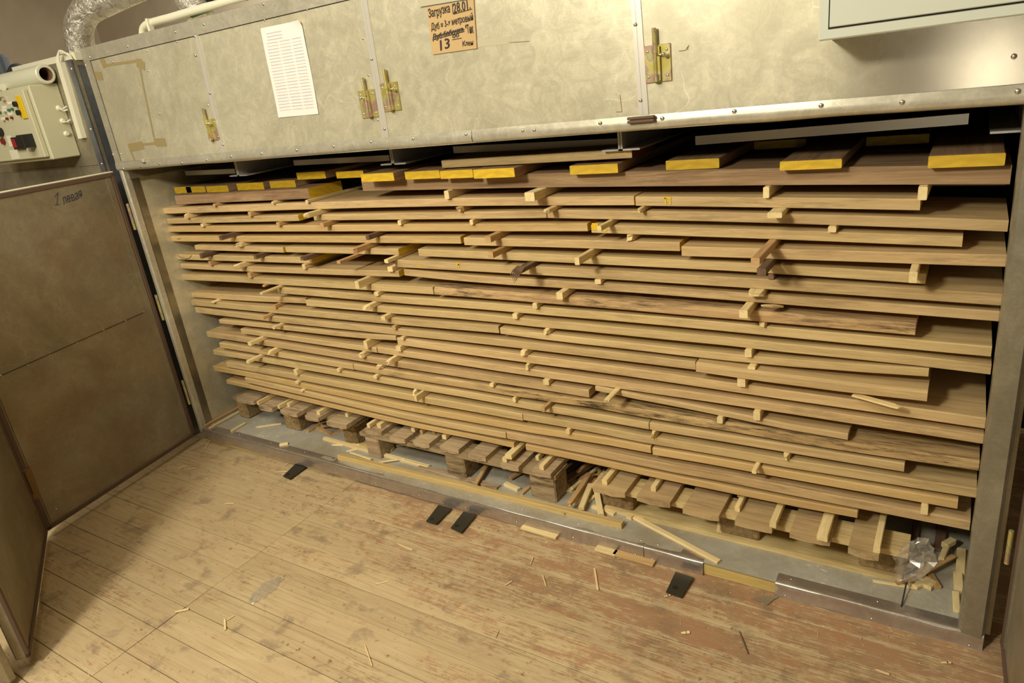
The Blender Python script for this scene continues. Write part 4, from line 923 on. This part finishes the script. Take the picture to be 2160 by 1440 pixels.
p = onZ(1563, 1052, .2); o = obj('spacer_stick', stick_mesh(.3, .024, .022), [TANW], label='reddish brown square stick under the lowest boards on the right pallet', cat='stick'); o.location = (p.x, p.y, .215); o.rotation_euler = (0, 0, math.pi / 2)

# ================================================================ DEBRIS ON THE KILN FLOOR
def lay_px(a, b, w, h, m, name, label, cat='stick', group=None, rag=0, lift=0., lift2=None):
    A = onZ(*a, .075 + h / 2); A = onZ(*a, kz(A.x) + h / 2 + lift + .0015); Bq = onZ(*b, .075 + h / 2); l2 = lift if lift2 is None else lift2; Bq = onZ(*b, kz(Bq.x) + h / 2 + l2 + .0015)
    return free_stick(A, Bq, w, h, m, name, label, cat, group, rag)
lay_px((1314, 1107), (716, 962), .026, .024, OAKG, 'wood_batten', 'long golden brown batten lying along the sill in front of pallets', 'batten')
lay_px((1517, 1185), (1330, 1086), .022, .010, PALE, 'wood_batten', 'long pale flat stick lying diagonally near the sill on the right', 'batten')
lay_px((684, 924), (905, 985), .020, .014, PALE, 'wood_batten', 'pale knotty batten lying in front of the middle pallet, left end', 'batten')
lay_px((885, 984), (1052, 1028), .03, .012, GREYW, 'wood_batten', 'weathered flat stick lying before the middle pallet blocks', 'batten')
lay_px((1003, 1022), (1030, 975), .02, .012, TANW, 'broken_stick', 'tan stick leaning across the weathered flat stick', 'stick', lift=.014, lift2=.02)
lay_px((430, 898), (505, 858), .016, .012, TANW, 'broken_stick', 'tan stick lying against the left inner wall', 'stick')
lay_px((441, 903), (505, 868), .010, .01, PALE, 'broken_stick', 'thinner stick beside the one against the left wall', 'stick')
lay_px((488, 909), (517, 892), .012, .01, PALE, 'broken_stick', 'short pale stick in front of the left pallet corner block', 'stick')
lay_px((540, 901), (594, 893), .012, .006, PALE, 'broken_stick', 'thin pale splinter pointing left beside the second pallet block', 'stick', rag=.5)
lay_px((648, 910), (676, 893), .018, .014, TANW, 'broken_stick', 'brown stick end right of the second pallet block', 'stick')
lay_px((590, 938), (608, 935), .018, .010, PALE, 'wood_chip', 'small pale wood chip alone on the left kiln floor', 'chip')
lay_px((760, 938), (830, 948), .026, .014, YWOOD, 'broken_stick', 'yellowish stick lying under the middle pallet left side', 'stick')
lay_px((672, 906), (700, 912), .02, .006, TANW, 'broken_stick', 'splintered scrap under the left pallet end', 'stick', rag=1)
lay_px((1066, 1020), (1095, 1033), .022, .014, PALE, 'broken_stick', 'pale short block of stick before the middle pallet', 'stick')
lay_px((1100, 1042), (1118, 1026), .016, .012, TANW, 'broken_stick', 'short tan stick touching left side of the square end block', 'stick')
lay_px((985, 997), (1012, 980), .016, .014, TANW, 'broken_stick', 'stick end coming out from under middle pallet beside its centre block', 'stick')
HEAP = [((1200, 1036), (1186, 1008), 'P', .024, .012, 0), ((1160, 1048), (1200, 1020), 'T', .018, .012, 0), ((1206, 1030), (1262, 985), 'P', .014, .012, .01), ((1214, 1062), (1252, 1010), 'P', .022, .016, .0), ((1226, 1072), (1246, 1022), 'P', .022, .014, .016), ((1240, 1058), (1262, 1040), 'P', .014, .01, .0),
 ((1268, 1086), (1258, 1032), 'P', .022, .012, .01), ((1185, 1000), (1240, 965), 'D', .02, .012, .012), ((1196, 1014), (1256, 975), 'D', .018, .012, .03), ((1200, 1064), (1244, 1000), 'T', .02, .014, .03), ((1262, 1052), (1300, 1000), 'T', .02, .014, .0), ((1150, 1010), (1215, 950), 'D', .02, .014, .01), ((1218, 995), (1262, 960), 'T', .016, .012, .045)]
HW = ['short stick sloping left off the heap', 'brown stick beside the square block', 'long thin stick pointing back', 'thick cracked stick at front of heap', 'bright stick leaning forward in the heap', 'short stub at the right of the heap', 'flat stick standing out before the right pallet corner', 'dark stick deep in the gap', 'second dark stick deep in the gap', 'tan stick crossing on top', 'tan stick half under the right pallet', 'dark stick behind the square block', 'thin tan stick on top at the back']
for (a, b, mt, w, h, lf), lab in zip(HEAP, HW): lay_px(a, b, w, h, ST[mt], 'broken_stick', lab + ', between two pallets', 'stick', 'broken sticks heaped between the pallets', .3 if mt == 'T' else 0, lf, lf + .006)
lay_px((1297, 1084), (1250, 1068), .018, .012, PALE, 'broken_stick', 'flat pale stick lying along the right pallet bottom board start', 'stick')
lay_px((1326, 1092), (1340, 1080), .024, .016, PALE, 'wood_chip', 'small square-cut block at the upper end of the diagonal stick', 'chip')
lay_px((1320, 1086), (1375, 1096), .012, .004, PALE, 'wood_chip', 'thin curled shaving beside the small square-cut block', 'chip', rag=.5)
lay_px((1493, 1124), (1560, 1142), .014, .004, PALE, 'wood_splinter', 'long pale splinter lying before the right pallet bottom board', 'splinter', rag=.6)
lay_px((1560, 1143), (1632, 1158), .014, .005, TANW, 'wood_splinter', 'brownish splinter right of the long pale one', 'splinter', rag=.6)
lay_px((1518, 1125), (1521, 1098), .02, .02, PALE, 'wood_chip', 'upright pale stub leaning on the right pallet centre block', 'chip', lift=.0, lift2=.03)
RS = [((1890, 1231), (1935, 1215), .022, .006, 'T'), ((1925, 1234), (1958, 1220), .03, .012, 'P'), ((1955, 1238), (1968, 1226), .024, .014, 'P'), ((1978, 1238), (1962, 1212), .02, .012, 'T'), ((1915, 1225), (2012, 1172), .016, .008, 'T'), ((1948, 1205), (1952, 1182), .03, .03, 'P'), ((2018, 1288), (2016, 1250), .018, .012, 'P'), ((2022, 1240), (2020, 1212), .024, .02, 'P'), ((2025, 1212), (2028, 1160), .024, .016, 'P'), ((1985, 1180), (2000, 1145), .016, .014, 'P'), ((1992, 1150), (2010, 1140), .02, .02, 'P'), ((1925, 1160), (1935, 1100), .02, .012, 'D'), ((1980, 1160), (1990, 1095), .03, .012, 'D'), ((1842, 1225), (1935, 1240), .012, .004, 'P')]
RL = ['curled tan chip left of the heap', 'flat split block at front of the heap', 'square stub beside the flat split block', 'tan block leaning right at the front', 'long thin dark-edged strip crossing the heap', 'cut block behind the clear film', 'last stick tip toward the sill at the right post', 'middle stick piece along the right post', 'upper stick piece along the right post', 'double stick standing behind the strip', 'short cut block higher in the corner', 'dark stick deep in the corner behind film', 'wide dark stick deep in the corner', 'thin splinter pointing left from the heap']
for (a, b, w, h, mt), lab in zip(RS, RL):
    lay_px(a, b, w, h, ST[mt], 'broken_stick', lab + ', right corner', 'stick', 'broken sticks in the right corner', .3 if 'chip' in lab or 'splinter' in lab else 0, .02 if 'long thin' in lab or 'double' in lab or 'short cut' in lab else 0)
random.seed(21)
for i in range(14):
    x = random.choice((random.uniform(.85, 1.08), random.uniform(1.1, 1.9), random.uniform(2.08, 2.25))); y = random.uniform(.06, .30); L = random.uniform(.05, .16); t = random.uniform(-1.2, 1.2)
    if y > .16 and 1.05 < x < 2.05: x = min(2.2, max(1.2, x))
    dx, dy = math.cos(t) * L / 2, math.sin(t) * L / 2; z = kz(x) + .004 + random.choice((0, 0, .008))
    free_stick((x - dx, y - dy, z), (x + dx, y + dy, z + .002), random.uniform(.004, .014), random.uniform(.003, .008), random.choice((PALE, PALE, TANW)), 'wood_splinter', 'one of the thin splinters littering the kiln floor around the middle pallet', 'splinter', 'splinters around the middle pallet', .5)
# rod
A, Bq = onZ(1913, 1225, .07), onZ(1902, 1272, .06); bm = bmesh.new(); tube(bm, [Vector((A.x, A.y, kz(A.x) + .03)), Vector((Bq.x, Bq.y, kz(Bq.x) + .003))], .0022, 6); tag(obj('metal_rod', bm, STEEL), 'thin dark metal rod lying on the kiln floor near right corner', 'rod')
# crumpled film
def crumple(name, P0, P1, w, up, label, n=14, seed=1, amp=.02, flatz=None):
    bm = bmesh.new(); V = []
    for i in range(n + 1):
        t = i / n; c = Vector(P0).lerp(Vector(P1), t); ww = w * (.25 + .75 * math.sin(math.pi * (.12 + .8 * t))); row = []
        for j in range(9):
            s = (j / 8 - .5) * ww; nv = noise.noise_vector(Vector((t * 6 + seed, j * .9, seed * 3))) * amp
            p = c + Vector((s, 0, 0)) + nv
            if flatz is not None: p.z = flatz + abs(nv.z) * .35 + .001
            row.append(bm.verts.new(p))
        V.append(row)
    for a, b in zip(V, V[1:]):
        for j in range(8): bm.faces.new((a[j], a[j + 1], b[j + 1], b[j]))
    return tag(obj(name, bm, FILM, smooth=False), label, 'plastic film')
a = onZ(1910, 1232, .075); b = onY(1950, 1100, .2); crumple('plastic_film', (a.x, a.y, .085), (b.x, .12, .235), .10, 0, 'crumpled clear plastic film hanging beside the right pallet', seed=2)
a = onZ(520, 1270, 0); b = onZ(590, 1218, 0); crumple('plastic_film', (a.x + .02, a.y, .003), (b.x, b.y, .003), .07, 0, 'crumpled scrap of clear film lying on the floorboards', seed=6, amp=.014, flatz=.003)
a = onZ(1600, 1268, 0); bm = bmesh.new(); prism(bm, [onZ(*q, .003) for q in ((1584, 1262), (1600, 1268), (1618, 1276), (1632, 1264), (1645, 1256), (1620, 1258), (1600, 1258))], (0, 0, -.0015)); tag(obj('foil_scrap', bm, flat('grey_scrap', (150, 138, 116), .4, .3)), 'torn grey scrap on the floor below the right sill strip', 'scrap')

# ================================================================ FLOOR SPLINTERS
FS = [((1254, 1198), (1261, 1244), .007), ((1152, 1236), (1145, 1213), .004), ((1064, 1235), (1080, 1225), .004), ((372, 987), (395, 982), .004), ((378, 992), (386, 983), .004), ((392, 990), (416, 986), .004), ((432, 947), (442, 930), .004), ((474, 1062), (494, 1061), .004),
 ((370, 1290), (398, 1284), .010), ((474, 1305), (475, 1328), .007), ((478, 1308), (494, 1298), .003), ((1119, 1190), (1125, 1174), .003), ((770, 1360), (785, 1404), .003), ((838, 1146), (870, 1160), .003), ((792, 1232), (820, 1225), .003), ((1045, 1345), (1052, 1330), .002), ((1848, 1412), (1876, 1422), .005), ((1988, 1397), (2006, 1397), .006), ((1402, 1258), (1414, 1254), .006), ((1438, 1334), (1455, 1333), .010), ((1560, 1332), (1578, 1378), .003), ((582, 995), (610, 994), .006), ((600, 982), (620, 968), .004), ((1858, 1226 + 30), (1885, 1262), .003)]
for i, (a, b, w) in enumerate(FS[:-1]):
    A, Bq = onZ(*a, .003), onZ(*b, .003); A.z = Bq.z = .003
    lab = ('wood splinter on the floor, ' + ['below the middle of the sill, longest one', 'left of the longest splinter', 'near the twin foot tabs, slanting', 'one of three near the open door, left', 'one of three near the open door, middle', 'one of three near the open door, right', 'below the left sill corner', 'left of centre on bare boards', 'torn wide one at the long joint', 'upright one of a crossed pair', 'thin one of a crossed pair', 'short one right of the twin tabs', 'long thin one at bottom centre', 'thin one below the twin tabs', 'lying on a dark stain', 'tiny one at bottom right of centre', 'at the far bottom right', 'near the right door bottom', 'beside the rightmost foot tab', 'rounded chip in the red-brown area', 'thin dark one in the red-brown area', 'beside the leftmost foot tab', 'slanting behind the leftmost foot tab'][i])
    free_stick(A, Bq, w, .003, PALE if i != 20 else DARKW, 'wood_splinter', lab, 'splinter', rag=.4)
for a, b, lab in (((1096, 1116), (1170, 1138), 'pale wedge under the sill, left one'), ((1252, 1162), (1295, 1174), 'pale wedge under the sill, middle one'), ((1290, 1172), (1375, 1196), 'split tan wedge under the sill, right one')):
    A, Bq = onZ(*a, .008), onZ(*b, .008); A.z = Bq.z = .006; free_stick(A + Vector((0, .022, 0)), Bq + Vector((0, .022, 0)), .03, .010, PALE if 'pale' in lab else TANW, 'wood_wedge', lab, 'wedge')
# sawdust and tiny slivers
random.seed(11); bm = bmesh.new()
def sliver(p, L, w, z):
    t = random.uniform(0, math.pi); d = Vector((math.cos(t), math.sin(t), 0)) * L / 2; s = Vector((-d.y, d.x, 0)).normalized() * w / 2
    a = [bm.verts.new(Vector((p[0], p[1], z)) + q) for q in (d - s, d + s, -d + s, -d - s)]; c = bm.verts.new(Vector((p[0], p[1], z + .0012)))
    for i in range(4): bm.faces.new((a[i], a[(i + 1) % 4], c))
for k in range(420):
    x = random.uniform(0, 3.4); y = -.012 - abs(random.gauss(0, .10)) if random.random() < .75 else random.uniform(-1.3, -.05)
    sliver((x, y), random.uniform(.003, .018), random.uniform(.0006, .0018), .0014)
tag(obj('wood_dust', bm, PALE, kind='stuff'), 'fine wood slivers scattered over the floorboards', 'wood dust')
bm = bmesh.new()
for k in range(900):
    x = random.choice((random.uniform(.05, 3.35), random.gauss(2.15, .12), random.gauss(1.4, .5))); x = max(.03, min(3.36, x)); y = random.uniform(.01, .35)
    sliver((x, y), random.uniform(.003, .022), random.uniform(.0008, .003), kz(x) + .0016)
tag(obj('wood_dust', bm, PALE, kind='stuff'), 'sawdust and slivers on the kiln floor around the pallets', 'wood dust')
bm = bmesh.new(); random.seed(5)
for k in range(60):      # short broken pieces under the middle pallet
    x = random.choice((random.uniform(.6, 1.0), random.uniform(1.1, 1.95), random.uniform(2.08, 2.24))); y = random.uniform(.2, .55); L, w, h = random.uniform(.04, .14), random.uniform(.012, .022), random.uniform(.008, .016)
    box(bm, (-L / 2, -w / 2, 0), (L / 2, w / 2, h), 0, 0, Matrix.Translation((x, y, kz(x) + random.choice((.001, .001, .018)))) @ Matrix.Rotation(random.uniform(0, 3.14), 4, 'Z') @ Matrix.Rotation(random.uniform(-.1, .1), 4, 'Y'))
tag(obj('wood_scrap', bm, TANW, kind='stuff'), 'heap of short broken stick scraps in shadow under the pallets', 'wood scraps')
